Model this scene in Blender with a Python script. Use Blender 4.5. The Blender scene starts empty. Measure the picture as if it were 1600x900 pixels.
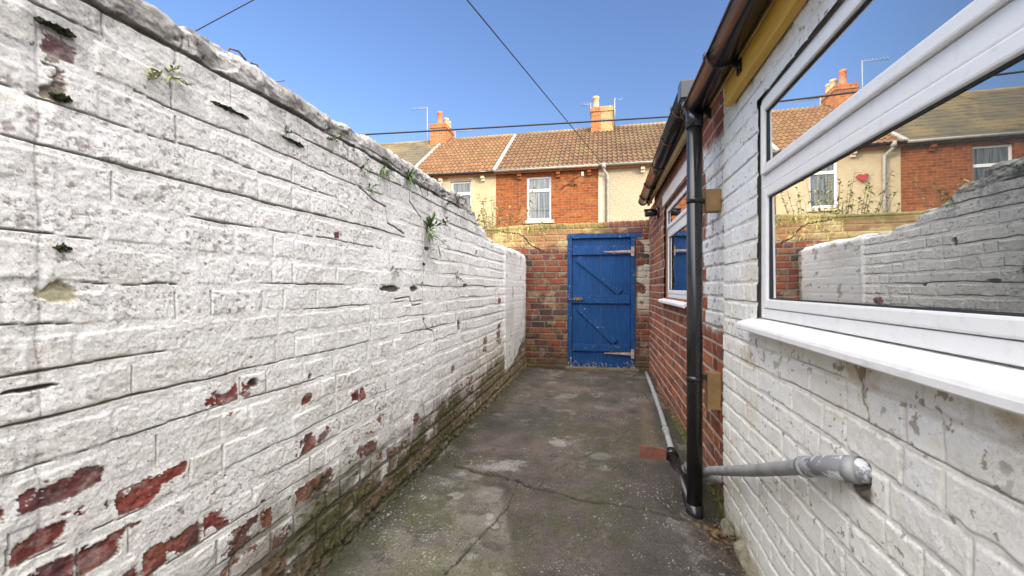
import bpy, bmesh, math, random
import numpy as np
from mathutils import Vector, Matrix
R = math.radians
SC = bpy.context.scene
COL = SC.collection

# ------------------------------------------------------------------ camera, sky, sun, exposure
cam_d = bpy.data.cameras.new('camera'); cam = bpy.data.objects.new('camera', cam_d); COL.objects.link(cam)
cam_d.sensor_width = 36.0; cam_d.lens = 36.0 * 660 / 1600
cam_d.clip_start = 0.02; cam_d.clip_end = 2000
YAW = math.atan(141 / 660)
cam.location = (0, 0, 0); cam.rotation_euler = (R(90), 0, YAW)
SC.camera = cam

SUN_DIR = Vector((-1.0, 0.72, -0.43)).normalized()          # the way the light travels
SUN_EL = math.asin(-SUN_DIR.z)
SUN_AZ = math.atan2(-SUN_DIR.x, -SUN_DIR.y)                   # clockwise from +Y
W = bpy.data.worlds.new('World'); SC.world = W; W.use_nodes = True
nt = W.node_tree; nt.nodes.clear()
sky = nt.nodes.new('ShaderNodeTexSky'); sky.sky_type = 'NISHITA'; sky.sun_disc = False
sky.sun_elevation = SUN_EL; sky.sun_rotation = SUN_AZ
sky.air_density = 1.3; sky.dust_density = 1.2; sky.ozone_density = 2.5
tc = nt.nodes.new('ShaderNodeTexCoord')
# added bright patch of unseen sky, overhead and behind, filling the shaded walls
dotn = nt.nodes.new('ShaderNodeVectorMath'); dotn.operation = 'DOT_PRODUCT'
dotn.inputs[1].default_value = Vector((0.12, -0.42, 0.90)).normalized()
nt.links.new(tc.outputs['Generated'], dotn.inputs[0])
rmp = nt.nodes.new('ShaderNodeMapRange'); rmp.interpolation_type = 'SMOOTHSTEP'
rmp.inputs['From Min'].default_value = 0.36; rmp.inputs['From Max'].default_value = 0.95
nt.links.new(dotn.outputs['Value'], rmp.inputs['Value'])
sky_fill = nt.nodes.new('ShaderNodeMix'); sky_fill.data_type = 'RGBA'; sky_fill.blend_type = 'ADD'
sky_fill.inputs[7].default_value = (30.0, 28.7, 26.8, 1)
nt.links.new(rmp.outputs[0], sky_fill.inputs[0])
tint = nt.nodes.new('ShaderNodeMix'); tint.data_type = 'RGBA'; tint.blend_type = 'MULTIPLY'
tint.inputs[0].default_value = 1.0; tint.inputs[7].default_value = (0.76, 0.82, 1.08, 1)
nt.links.new(sky.outputs[0], tint.inputs[6]); nt.links.new(tint.outputs[2], sky_fill.inputs[6])
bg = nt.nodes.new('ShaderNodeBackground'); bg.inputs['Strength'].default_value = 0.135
nt.links.new(sky_fill.outputs[2], bg.inputs['Color'])
wo = nt.nodes.new('ShaderNodeOutputWorld'); nt.links.new(bg.outputs[0], wo.inputs['Surface'])

sl = bpy.data.lights.new('sun', 'SUN'); sl.energy = 3.0; sl.angle = R(0.5); sl.color = (1.0, 0.86, 0.68)
so = bpy.data.objects.new('sun', sl); COL.objects.link(so)
so.rotation_euler = SUN_DIR.to_track_quat('-Z', 'Y').to_euler()
SC.view_settings.view_transform = 'Standard'; SC.view_settings.look = 'None'
SC.view_settings.exposure = 0.72; SC.view_settings.gamma = 1.0; SC.view_settings.use_curve_mapping = False
SC.cycles.max_bounces = 8; SC.cycles.diffuse_bounces = 5; SC.cycles.glossy_bounces = 4
SC.cycles.use_denoising = True

# ------------------------------------------------------------------ numpy noise
def _h(ix, iy, seed):
    with np.errstate(over='ignore'):
        h = ix.astype(np.int64).astype(np.uint32) * np.uint32(374761393) + iy.astype(np.int64).astype(np.uint32) * np.uint32(668265263) + np.uint32((seed * 2246822519 + 12345) & 0xffffffff)
        h = (h ^ (h >> np.uint32(13))) * np.uint32(1274126177)
        h = (h ^ (h >> np.uint32(16))) * np.uint32(2246822519)
        h = h ^ (h >> np.uint32(15))
    return h.astype(np.float64) / 4294967295.0
def hsh(a, b, seed): return _h(np.asarray(a), np.asarray(b), seed)
def vn(x, y, seed):
    x0 = np.floor(x); y0 = np.floor(y); fx = x - x0; fy = y - y0
    fx = fx * fx * fx * (fx * (fx * 6 - 15) + 10); fy = fy * fy * fy * (fy * (fy * 6 - 15) + 10)
    a = _h(x0, y0, seed); b = _h(x0 + 1, y0, seed); c = _h(x0, y0 + 1, seed); d = _h(x0 + 1, y0 + 1, seed)
    return ((a + (b - a) * fx) * (1 - fy) + (c + (d - c) * fx) * fy) * 2 - 1
def fbm(x, y, o, seed, g=0.5):
    r = 0; a = 1; t = 0
    for i in range(o):
        ca, sa = math.cos(i * 1.1), math.sin(i * 1.1)
        r = r + a * vn((x * ca - y * sa) * 2 ** i + i * 17.3, (x * sa + y * ca) * 2 ** i + i * 5.1, seed + i * 31); t += a; a *= g
    return r / t
def ss(a, b, x):
    t = np.clip((x - a) / (b - a), 0, 1); return t * t * (3 - 2 * t)
def mixc(c, col, m):
    return c + (np.asarray(col, float) - c) * m[..., None]
def polydist(x, y, pts):
    d = np.full(x.shape, 9.0)
    for (ax, ay), (bx, by) in zip(pts[:-1], pts[1:]):
        vx, vy = bx - ax, by - ay; L = vx * vx + vy * vy
        t = np.clip(((x - ax) * vx + (y - ay) * vy) / L, 0, 1)
        d = np.minimum(d, np.hypot(x - ax - t * vx, y - ay - t * vy))
    return d
def layout(s, z, edges, seed, lens, smin, smax, special=None):
    """which brick of the bond each point falls in, and its distance to that brick's four edges"""
    edges = np.asarray(edges)
    c = np.clip(np.searchsorted(edges, z) - 1, 0, len(edges) - 2)
    dlo = z - edges[c]; dhi = edges[c + 1] - z
    bi = np.zeros(s.shape, int); ulo = np.zeros(s.shape); uhi = np.zeros(s.shape)
    rnd = random.Random(seed)
    for k in range(len(edges) - 1):
        b = [smin - rnd.random() * 0.3]
        i = rnd.randrange(3)
        while b[-1] < smax + 0.3:
            L = lens[i % len(lens)] if not (special and k in special) else special[k]
            b.append(b[-1] + L * rnd.uniform(0.9, 1.1)); i += 1
            if rnd.random() < 0.18: i += 1
        b = np.array(b); m = c == k
        if not m.any(): continue
        q = np.searchsorted(b, s[m]) - 1; q = np.clip(q, 0, len(b) - 2)
        bi[m] = q; ulo[m] = s[m] - b[q]; uhi[m] = b[q + 1] - s[m]
    return c, bi, ulo, uhi, dlo, dhi

# ------------------------------------------------------------------ mesh helpers
def link_mesh(name, verts, faces, mat, parent=None, col=None, smooth=False):
    me = bpy.data.meshes.new(name)
    verts = np.asarray(verts, np.float32)
    if isinstance(faces, np.ndarray):
        n = len(faces); me.vertices.add(len(verts)); me.vertices.foreach_set('co', verts.ravel())
        me.loops.add(n * 4); me.loops.foreach_set('vertex_index', faces.astype(np.int32).ravel())
        me.polygons.add(n); me.polygons.foreach_set('loop_start', np.arange(0, n * 4, 4, dtype=np.int32))
        me.update(calc_edges=True); me.validate()
    else:
        me.from_pydata([tuple(map(float, v)) for v in verts], [], faces)
    if col is not None:
        a = me.attributes.new('Col', 'FLOAT_COLOR', 'POINT')
        rgba = np.ones((len(verts), 4), np.float32); rgba[:, :3] = np.clip(col, 0.003, 1)
        a.data.foreach_set('color', rgba.ravel())
    if smooth: me.polygons.foreach_set('use_smooth', np.ones(len(me.polygons), bool))
    me.materials.append(mat)
    o = bpy.data.objects.new(name, me); COL.objects.link(o)
    if parent: o.parent = parent
    return o
def box_arrays(boxes):
    V = []; F = []
    for (x0, x1, y0, y1, z0, z1) in boxes:
        b = len(V)
        V += [(x0, y0, z0), (x1, y0, z0), (x1, y1, z0), (x0, y1, z0), (x0, y0, z1), (x1, y0, z1), (x1, y1, z1), (x0, y1, z1)]
        F += [[b, b + 3, b + 2, b + 1], [b + 4, b + 5, b + 6, b + 7], [b, b + 1, b + 5, b + 4], [b + 1, b + 2, b + 6, b + 5], [b + 2, b + 3, b + 7, b + 6], [b + 3, b, b + 4, b + 7]]
    return np.array(V, float), np.array(F, int)
def holed(u0, u1, z0, z1, holes):
    us = sorted({u0, u1, *[h[0] for h in holes], *[h[1] for h in holes]}); zs = sorted({z0, z1, *[h[2] for h in holes], *[h[3] for h in holes]})
    out = []
    for a, b in zip(us[:-1], us[1:]):
        for c, d in zip(zs[:-1], zs[1:]):
            um, zm = (a + b) / 2, (c + d) / 2
            if not any(h[0] < um < h[1] and h[2] < zm < h[3] for h in holes): out.append((a, b, c, d))
    return out
def grid_faces(nu, nv, keep=None):
    i, j = np.meshgrid(np.arange(nu - 1), np.arange(nv - 1), indexing='ij')
    a = i * nv + j
    f = np.stack([a, a + nv, a + nv + 1, a + 1], -1)
    if keep is not None:
        k = keep[:-1, :-1] & keep[1:, :-1] & keep[1:, 1:] & keep[:-1, 1:]
        f = f[k]
    return f.reshape(-1, 4)
def sheet(name, P, col, mat, keep=None, flip=False, parent=None, extra=None, smooth=True):
    nu, nv = P.shape[:2]; V = P.reshape(-1, 3); C = col.reshape(-1, 3); F = grid_faces(nu, nv, keep)
    if flip: F = F[:, ::-1]
    if extra is not None:
        for bx, c in extra:
            v, f = box_arrays(bx); F = np.vstack([F, f + len(V)]); V = np.vstack([V, v]); C = np.vstack([C, np.tile(np.asarray(c, float), (len(v), 1))])
    o = link_mesh(name, V, F, mat, parent, C)
    sm = np.zeros(len(o.data.polygons), bool); n0 = len(F) - (sum(len(b) for b, _ in extra) * 6 if extra else 0); sm[:n0] = smooth
    o.data.polygons.foreach_set('use_smooth', sm)
    return o

class MB:
    """collects shapes into one mesh"""
    def __init__(s): s.bm = bmesh.new()
    def box(s, x0, x1, y0, y1, z0, z1, bev=0, M=None):
        r = bmesh.ops.create_cube(s.bm, size=1)
        v = r['verts']
        bmesh.ops.scale(s.bm, vec=(x1 - x0, y1 - y0, z1 - z0), verts=v)
        if bev: 
            e = list({e for w in v for e in w.link_edges})
            rr = bmesh.ops.bevel(s.bm, geom=e, offset=bev, segments=2, affect='EDGES', profile=0.6)
            v = list({w for f in rr['faces'] for w in f.verts} | {w for w in v if w.is_valid})
        bmesh.ops.translate(s.bm, vec=((x0 + x1) / 2, (y0 + y1) / 2, (z0 + z1) / 2), verts=v)
        if M is not None: bmesh.ops.transform(s.bm, matrix=M, verts=v)
        return s
    def tube(s, pts, rad, n=12, cap=True):
        pts = [Vector(p) for p in pts]; m = len(pts)
        rads = rad if isinstance(rad, (list, tuple)) else [rad] * m
        rings = []; up = Vector((0, 0, 1)); prev = None
        for i, p in enumerate(pts):
            d = (pts[min(i + 1, m - 1)] - pts[max(i - 1, 0)]).normalized()
            a = prev - d * prev.dot(d) if prev is not None else (up.cross(d) if abs(d.z) < 0.95 else Vector((1, 0, 0)).cross(d))
            a.normalize(); prev = a; b = d.cross(a)
            rings.append([s.bm.verts.new(p + (a * math.cos(t) + b * math.sin(t)) * rads[i]) for t in [2 * math.pi * k / n for k in range(n)]])
        for r0, r1 in zip(rings[:-1], rings[1:]):
            for k in range(n):
                f = s.bm.faces.new([r0[k], r0[(k + 1) % n], r1[(k + 1) % n], r1[k]]); f.smooth = True
        if cap:
            s.bm.faces.new(rings[0][::-1]); s.bm.faces.new(rings[-1])
        return s
    def extrude_y(s, prof, y0, y1, dz=0, smooth=True):
        a = [s.bm.verts.new((x, y0, z)) for x, z in prof]; b = [s.bm.verts.new((x, y1, z + dz)) for x, z in prof]
        n = len(prof)
        for k in range(n):
            f = s.bm.faces.new([a[k], a[(k + 1) % n], b[(k + 1) % n], b[k]]); f.smooth = smooth
        s.bm.faces.new(a[::-1]); s.bm.faces.new(b)
        return s
    def poly(s, pts, thick):
        """flat outline (list of 3-D points) pushed along a thickness vector"""
        a = [s.bm.verts.new(p) for p in pts]; b = [s.bm.verts.new(Vector(p) + Vector(thick)) for p in pts]; n = len(a)
        s.bm.faces.new(a); s.bm.faces.new(b[::-1])
        for k in range(n): s.bm.faces.new([a[k], b[k], b[(k + 1) % n], a[(k + 1) % n]])
        return s
    def build(s, name, mat, parent=None):
        bmesh.ops.recalc_face_normals(s.bm, faces=s.bm.faces[:])
        me = bpy.data.meshes.new(name); s.bm.to_mesh(me); s.bm.free(); me.materials.append(mat)
        o = bpy.data.objects.new(name, me); COL.objects.link(o)
        if parent: o.parent = parent
        return o
def empty(name, loc=(0, 0, 0)):
    o = bpy.data.objects.new(name, None); COL.objects.link(o); o.location = loc; return o
def tag(o, label=None, cat=None, group=None, kind=None):
    if label: o['label'] = label
    if cat: o['category'] = cat
    if group: o['group'] = group
    if kind: o['kind'] = kind
    return o

# ------------------------------------------------------------------ materials
def newmat(name):
    m = bpy.data.materials.new(name); m.use_nodes = True; return m, m.node_tree, m.node_tree.nodes['Principled BSDF']
def N(t, k, **kw):
    n = t.nodes.new(k)
    for a, v in kw.items(): setattr(n, a, v)
    return n
def noise(t, vec, scale, detail=4, rough=0.6):
    n = N(t, 'ShaderNodeTexNoise'); n.inputs['Scale'].default_value = scale; n.inputs['Detail'].default_value = detail; n.inputs['Roughness'].default_value = rough
    if vec: t.links.new(vec, n.inputs['Vector'])
    return n
def attr_mat(name, rough=0.85, fine=160, var=0.25, bump=0.25, dist=0.004, speck=None, flake=0):
    m, t, b = newmat(name)
    a = N(t, 'ShaderNodeAttribute', attribute_name='Col'); tc = N(t, 'ShaderNodeTexCoord')
    n1 = noise(t, tc.outputs['Object'], fine, 6, 0.7)
    mr = N(t, 'ShaderNodeMapRange'); mr.inputs['From Min'].default_value = 0.3; mr.inputs['From Max'].default_value = 0.7
    mr.inputs['To Min'].default_value = 1 - var; mr.inputs['To Max'].default_value = 1 + var * 0.55; t.links.new(n1.outputs['Fac'], mr.inputs['Value'])
    mx = N(t, 'ShaderNodeMix', data_type='RGBA', blend_type='MULTIPLY'); mx.inputs[0].default_value = 1
    t.links.new(a.outputs['Color'], mx.inputs[6]); t.links.new(mr.outputs[0], mx.inputs[7]); last = mx.outputs[2]
    if speck:
        # fine grit: dark pits and paler grains, thicker in some areas than in others
        for (sc, lo, hi, c, amt) in speck:
            a1 = noise(t, tc.outputs['Object'], sc, 3, 0.6); a2 = noise(t, tc.outputs['Object'], sc * 0.045, 4, 0.6)
            ad = N(t, 'ShaderNodeMath', operation='MULTIPLY_ADD'); ad.inputs[1].default_value = 0.45; t.links.new(a2.outputs['Fac'], ad.inputs[0]); t.links.new(a1.outputs['Fac'], ad.inputs[2])
            m3 = N(t, 'ShaderNodeMapRange'); m3.inputs['From Min'].default_value = lo; m3.inputs['From Max'].default_value = hi; m3.inputs['To Max'].default_value = amt; t.links.new(ad.outputs[0], m3.inputs['Value'])
            m4 = N(t, 'ShaderNodeMix', data_type='RGBA'); m4.inputs[7].default_value = (*c, 1); t.links.new(m3.outputs[0], m4.inputs[0]); t.links.new(last, m4.inputs[6]); last = m4.outputs[2]
    t.links.new(last, b.inputs['Base Color'])
    b.inputs['Roughness'].default_value = rough; b.inputs['Specular IOR Level'].default_value = 0.3
    n2 = noise(t, tc.outputs['Object'], fine * 0.5, 8, 0.7)
    bp = N(t, 'ShaderNodeBump'); bp.inputs['Strength'].default_value = bump; bp.inputs['Distance'].default_value = dist
    t.links.new(n2.outputs['Fac'], bp.inputs['Height']); nrm = bp.outputs[0]
    if flake:
        # layers of old paint: the broken edges of each coat stand a little proud
        n5 = noise(t, tc.outputs['Object'], 17, 10, 0.70); mu = N(t, 'ShaderNodeMath', operation='MULTIPLY'); mu.inputs[1].default_value = 13; t.links.new(n5.outputs['Fac'], mu.inputs[0])
        fl = N(t, 'ShaderNodeMath', operation='FLOOR'); t.links.new(mu.outputs[0], fl.inputs[0]); fr = N(t, 'ShaderNodeMath', operation='FRACT'); t.links.new(mu.outputs[0], fr.inputs[0])
        b5 = N(t, 'ShaderNodeBump'); b5.inputs['Strength'].default_value = 0.8; b5.inputs['Distance'].default_value = flake; t.links.new(fl.outputs[0], b5.inputs['Height']); t.links.new(nrm, b5.inputs['Normal']); nrm = b5.outputs[0]
        n6 = noise(t, tc.outputs['Object'], 3.5, 5, 0.6); m6 = N(t, 'ShaderNodeMapRange'); m6.inputs['From Min'].default_value = 0.45; m6.inputs['From Max'].default_value = 0.58; m6.inputs['To Max'].default_value = 0.85; t.links.new(n6.outputs['Fac'], m6.inputs['Value'])
        m7 = N(t, 'ShaderNodeMapRange'); m7.inputs['From Min'].default_value = 0.0; m7.inputs['From Max'].default_value = 0.10; m7.inputs['To Min'].default_value = 1; m7.inputs['To Max'].default_value = 0; t.links.new(fr.outputs[0], m7.inputs['Value'])
        m8 = N(t, 'ShaderNodeMath', operation='MULTIPLY'); t.links.new(m6.outputs[0], m8.inputs[0]); t.links.new(m7.outputs[0], m8.inputs[1])
        m9 = N(t, 'ShaderNodeMix', data_type='RGBA', blend_type='MULTIPLY'); m9.inputs[7].default_value = (0.30, 0.245, 0.21, 1); t.links.new(m8.outputs[0], m9.inputs[0]); t.links.new(last, m9.inputs[6]); t.links.new(m9.outputs[2], b.inputs['Base Color'])
    t.links.new(nrm, b.inputs['Normal'])
    return m
def plain(name, c1, c2=None, rough=0.6, scale=20, stretch=(1, 1, 1), bump=0.1, metal=0, spec=0.5, lo=0.35, hi=0.65, dist=0.003):
    m, t, b = newmat(name); c2 = c2 or tuple(x * 0.75 for x in c1)
    tc = N(t, 'ShaderNodeTexCoord'); mp = N(t, 'ShaderNodeMapping'); mp.inputs['Scale'].default_value = stretch
    t.links.new(tc.outputs['Object'], mp.inputs['Vector'])
    n1 = noise(t, mp.outputs[0], scale, 6, 0.65)
    cr = N(t, 'ShaderNodeValToRGB'); cr.color_ramp.elements[0].position = lo; cr.color_ramp.elements[1].position = hi
    cr.color_ramp.elements[0].color = (*c2, 1); cr.color_ramp.elements[1].color = (*c1, 1)
    t.links.new(n1.outputs['Fac'], cr.inputs['Fac']); t.links.new(cr.outputs['Color'], b.inputs['Base Color'])
    b.inputs['Roughness'].default_value = rough; b.inputs['Metallic'].default_value = metal; b.inputs['Specular IOR Level'].default_value = spec
    if bump:
        n2 = noise(t, mp.outputs[0], scale * 3, 6, 0.7); bp = N(t, 'ShaderNodeBump'); bp.inputs['Strength'].default_value = bump; bp.inputs['Distance'].default_value = dist
        t.links.new(n2.outputs['Fac'], bp.inputs['Height']); t.links.new(bp.outputs[0], b.inputs['Normal'])
    return m
def brick_mat(name, c1, c2, mortar, patch=None, bw=0.235, rh=0.085, ms=0.009):
    m, t, b = newmat(name)
    tc = N(t, 'ShaderNodeTexCoord'); sx = N(t, 'ShaderNodeSeparateXYZ'); t.links.new(tc.outputs['Object'], sx.inputs[0])
    ad = N(t, 'ShaderNodeMath', operation='ADD'); t.links.new(sx.outputs[0], ad.inputs[0]); t.links.new(sx.outputs[1], ad.inputs[1])
    cb = N(t, 'ShaderNodeCombineXYZ'); t.links.new(ad.outputs[0], cb.inputs[0]); t.links.new(sx.outputs[2], cb.inputs[1])
    wn = noise(t, tc.outputs['Object'], 3, 3); wv = N(t, 'ShaderNodeVectorMath', operation='MULTIPLY_ADD'); wv.inputs[1].default_value = (0.015, 0.015, 0)
    t.links.new(wn.outputs['Color'], wv.inputs[0]); t.links.new(cb.outputs[0], wv.inputs[2])
    br = N(t, 'ShaderNodeTexBrick'); br.inputs['Scale'].default_value = 1; br.inputs['Brick Width'].default_value = bw; br.inputs['Row Height'].default_value = rh
    br.inputs['Mortar Size'].default_value = ms; br.inputs['Mortar Smooth'].default_value = 0.3; br.inputs['Bias'].default_value = -0.1
    br.inputs['Color1'].default_value = (*c1, 1); br.inputs['Color2'].default_value = (*c2, 1); br.inputs['Mortar'].default_value = (*mortar, 1)
    t.links.new(wv.outputs[0], br.inputs['Vector'])
    n1 = noise(t, tc.outputs['Object'], 9, 8, 0.75)
    mr = N(t, 'ShaderNodeMapRange'); mr.inputs['From Min'].default_value = 0.3; mr.inputs['From Max'].default_value = 0.7; mr.inputs['To Min'].default_value = 0.55; mr.inputs['To Max'].default_value = 1.35
    t.links.new(n1.outputs['Fac'], mr.inputs['Value'])
    mx = N(t, 'ShaderNodeMix', data_type='RGBA', blend_type='MULTIPLY'); mx.inputs[0].default_value = 1
    t.links.new(br.outputs['Color'], mx.inputs[6]); t.links.new(mr.outputs[0], mx.inputs[7])
    last = mx.outputs[2]
    if patch:
        n3 = noise(t, tc.outputs['Object'], 2.2, 8, 0.75); cr = N(t, 'ShaderNodeMapRange'); cr.inputs['From Min'].default_value = 0.56; cr.inputs['From Max'].default_value = 0.66
        t.links.new(n3.outputs['Fac'], cr.inputs['Value']); m2 = N(t, 'ShaderNodeMix', data_type='RGBA'); m2.inputs[7].default_value = (*patch, 1)
        t.links.new(cr.outputs[0], m2.inputs[0]); t.links.new(last, m2.inputs[6]); last = m2.outputs[2]
    t.links.new(last, b.inputs['Base Color']); b.inputs['Roughness'].default_value = 0.9; b.inputs['Specular IOR Level'].default_value = 0.2
    bp = N(t, 'ShaderNodeBump'); bp.inputs['Strength'].default_value = 0.6; bp.inputs['Distance'].default_value = 0.012; bp.invert = True
    t.links.new(br.outputs['Fac'], bp.inputs['Height'])
    bp2 = N(t, 'ShaderNodeBump'); bp2.inputs['Strength'].default_value = 0.5; bp2.inputs['Distance'].default_value = 0.02
    t.links.new(n1.outputs['Fac'], bp2.inputs['Height']); t.links.new(bp.outputs[0], bp2.inputs['Normal']); t.links.new(bp2.outputs[0], b.inputs['Normal'])
    return m
def glass_mat(name, tintc, refl, wav=0.02):
    m, t, b = newmat(name); t.nodes.remove(b)
    d = N(t, 'ShaderNodeBsdfDiffuse'); d.inputs['Color'].default_value = (*tintc, 1)
    g = N(t, 'ShaderNodeBsdfGlossy'); g.inputs['Roughness'].default_value = 0.0; g.inputs['Color'].default_value = (0.95, 0.97, 0.97, 1)
    tc = N(t, 'ShaderNodeTexCoord'); n1 = noise(t, tc.outputs['Object'], 2.0, 1); bp = N(t, 'ShaderNodeBump'); bp.inputs['Strength'].default_value = wav; bp.inputs['Distance'].default_value = 0.02
    t.links.new(n1.outputs['Fac'], bp.inputs['Height']); t.links.new(bp.outputs[0], g.inputs['Normal'])
    f = N(t, 'ShaderNodeLayerWeight'); f.inputs['Blend'].default_value = 0.5
    mr = N(t, 'ShaderNodeMapRange'); mr.inputs['From Min'].default_value = 0.30; mr.inputs['From Max'].default_value = 0.64; mr.inputs['To Min'].default_value = refl; mr.inputs['To Max'].default_value = 0.86; t.links.new(f.outputs['Facing'], mr.inputs['Value'])
    mx = N(t, 'ShaderNodeMixShader'); t.links.new(mr.outputs[0], mx.inputs[0]); t.links.new(d.outputs[0], mx.inputs[1]); t.links.new(g.outputs[0], mx.inputs[2])
    t.links.new(mx.outputs[0], t.nodes['Material Output'].inputs['Surface'])
    return m

M_PAINTWALL = attr_mat('flaking_whitewash', 0.85, 210, 0.24, 0.55, 0.004, [(170, 0.87, 0.93, (0.24, 0.19, 0.165), 0.7), (60, 0.92, 0.97, (0.34, 0.29, 0.26), 0.5)], 0.0011)
M_CREAMWALL = attr_mat('cream_masonry_paint', 0.75, 150, 0.10, 0.3, 0.003, [(130, 0.92, 0.97, (0.34, 0.28, 0.20), 0.7)], 0.0006)
M_RED = attr_mat('red_brick_and_mortar', 0.85, 190, 0.35, 0.5, 0.004, [(120, 0.88, 0.94, (0.07, 0.035, 0.03), 0.6)])
M_OLD = attr_mat('weathered_brick', 0.9, 120, 0.4, 0.6, 0.006)
M_FLOOR = attr_mat('worn_concrete', 0.85, 130, 0.55, 0.9, 0.007, [(170, 0.82, 0.90, (0.028, 0.024, 0.02), 0.8), (120, 0.90, 0.95, (0.40, 0.385, 0.36), 0.75)])
M_TILE = attr_mat('concrete_roof_tile', 0.85, 14, 0.3, 0.2, 0.01)
M_UPVC = plain('white_upvc', (0.77, 0.775, 0.77), (0.68, 0.675, 0.66), 0.35, 35, bump=0.03, lo=0.28, hi=0.46)
M_SILL = plain('grubby_white_upvc', (0.74, 0.74, 0.735), (0.62, 0.61, 0.585), 0.4, 26, (1, 0.6, 1), bump=0.05, lo=0.30, hi=0.50)
M_GASKET = plain('black_rubber_gasket', (0.02, 0.02, 0.022), rough=0.6)
M_GLASS = glass_mat('window_glass', (0.045, 0.055, 0.055), 0.11)
M_FARGLASS = glass_mat('far_window_glass', (0.06, 0.09, 0.11), 0.30, 0.1)
M_BLACK = plain('black_pvc', (0.012, 0.012, 0.014), (0.02, 0.019, 0.019), 0.2, 8, bump=0.03)
M_BLUE = plain('blue_gloss_paint', (0.012, 0.085, 0.33), (0.008, 0.062, 0.25), 0.42, 7, (3, 3, 0.8), bump=0.25, dist=0.004)
M_OCHRE = plain('ochre_stained_timber', (0.58, 0.34, 0.04), (0.46, 0.26, 0.03), 0.6, 6, (8, 0.6, 8), bump=0.2)
M_LATH = plain('pale_lath', (0.42, 0.30, 0.13), (0.30, 0.2, 0.08), 0.7, 8, (6, 0.6, 6))
M_BLOCK = plain('tan_timber_block', (0.30, 0.185, 0.075), (0.20, 0.12, 0.05), 0.75, 14, (1, 4, 1), bump=0.3)
M_GREYPVC = plain('dusty_grey_pipe', (0.32, 0.33, 0.335), (0.20, 0.20, 0.20), 0.55, 14, bump=0.15)
M_TAPE = plain('torn_silver_tape', (0.62, 0.63, 0.66), (0.20, 0.20, 0.21), 0.45, 24, bump=0.2, lo=0.47, hi=0.53)
M_TERRA = plain('terracotta', (0.20, 0.07, 0.04), (0.10, 0.04, 0.028), 0.85, 16, bump=0.3)
M_HINGE = plain('pale_painted_iron', (0.42, 0.33, 0.29), (0.20, 0.12, 0.085), 0.6, 30, bump=0.2)
M_IRON = plain('rusty_iron', (0.16, 0.11, 0.085), (0.07, 0.045, 0.03), 0.7, 40, bump=0.3)
M_OLDWOOD = plain('grey_weathered_timber', (0.16, 0.125, 0.075), (0.07, 0.05, 0.03), 0.85, 9, (1, 6, 6), bump=0.4)
M_WIRE = plain('black_cable', (0.015, 0.015, 0.018), rough=0.5, bump=0)
M_GREYWIRE = plain('pale_cable', (0.30, 0.29, 0.27), rough=0.6, bump=0)
M_ALU = plain('dull_aluminium', (0.30, 0.30, 0.31), (0.22, 0.22, 0.22), 0.5, 20, metal=0.4, bump=0)
M_SLATE = plain('mossy_slate', (0.16, 0.12, 0.07), (0.07, 0.06, 0.045), 0.85, 5, (1, 1, 3), bump=0.5)
M_DARKROOF = plain('dark_felt', (0.025, 0.025, 0.028), (0.04, 0.04, 0.04), 0.8, 12)
M_CREAM = plain('cream_render', (0.46, 0.37, 0.23), (0.38, 0.295, 0.17), 0.9, 4, bump=0.3, dist=0.01)
M_CREAMTRIM = plain('cream_paint', (0.60, 0.51, 0.36), (0.5, 0.4, 0.27), 0.8, 10, bump=0.1)
M_PEBBLE = plain('pebbledash', (0.50, 0.42, 0.29), (0.19, 0.15, 0.09), 0.95, 26, bump=0.9, dist=0.02, lo=0.30, hi=0.62)
M_POT = plain('terracotta_chimney_pot', (0.50, 0.17, 0.08), (0.36, 0.11, 0.05), 0.85, 9)
M_BUFF = plain('buff_chimney_pot', (0.52, 0.40, 0.24), (0.34, 0.24, 0.13), 0.85, 9)
M_FLASH = plain('mortar_flashing', (0.40, 0.37, 0.33), (0.24, 0.22, 0.18), 0.9, 12)
M_HB = brick_mat('orange_house_brick', (0.28, 0.078, 0.022), (0.17, 0.045, 0.016), (0.23, 0.135, 0.07), (0.30, 0.14, 0.05))
M_CB = brick_mat('chimney_brick', (0.40, 0.14, 0.045), (0.27, 0.08, 0.03), (0.36, 0.25, 0.15))
M_RB = brick_mat('cream_stained_chimney', (0.40, 0.28, 0.13), (0.34, 0.22, 0.10), (0.36, 0.26, 0.14))
M_GUT = plain('grey_gutter', (0.36, 0.34, 0.31), (0.26, 0.24, 0.2), 0.5, 8)
M_CURT = plain('net_curtain', (0.50, 0.48, 0.44), (0.12, 0.14, 0.16), 0.9, 10, (6, 1, 0.3), bump=0, lo=0.42, hi=0.58)
M_BLIND = plain('white_blind', (0.66, 0.66, 0.6), (0.16, 0.2, 0.2), 0.8, 6, (0.2, 1, 6), bump=0, lo=0.45, hi=0.52)
M_LEAF = plain('weed_leaf', (0.14, 0.22, 0.05), (0.07, 0.13, 0.03), 0.6, 30, bump=0.1)
M_LEAFY = plain('yellow_green_leaf', (0.34, 0.34, 0.085), (0.18, 0.20, 0.045), 0.6, 12, bump=0.1)
M_STEM = plain('dry_stem', (0.15, 0.10, 0.055), rough=0.9, bump=0)
M_MOSS = plain('dark_moss', (0.045, 0.06, 0.018), (0.018, 0.026, 0.01), 0.95, 60, bump=0.6)
M_STONE = plain('pale_rubble', (0.27, 0.245, 0.19), (0.09, 0.09, 0.045), 0.9, 16, bump=0.5, dist=0.01)
M_GROUND = plain('rough_ground', (0.15, 0.13, 0.10), (0.09, 0.085, 0.06), 0.95, 3, bump=0.4)
M_ALLEY = plain('alley_setts', (0.20, 0.185, 0.165), (0.13, 0.12, 0.11), 0.9, 6, bump=0.4)
M_REDFAB = plain('red_ornament', (0.36, 0.035, 0.03), rough=0.5, bump=0)
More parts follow.
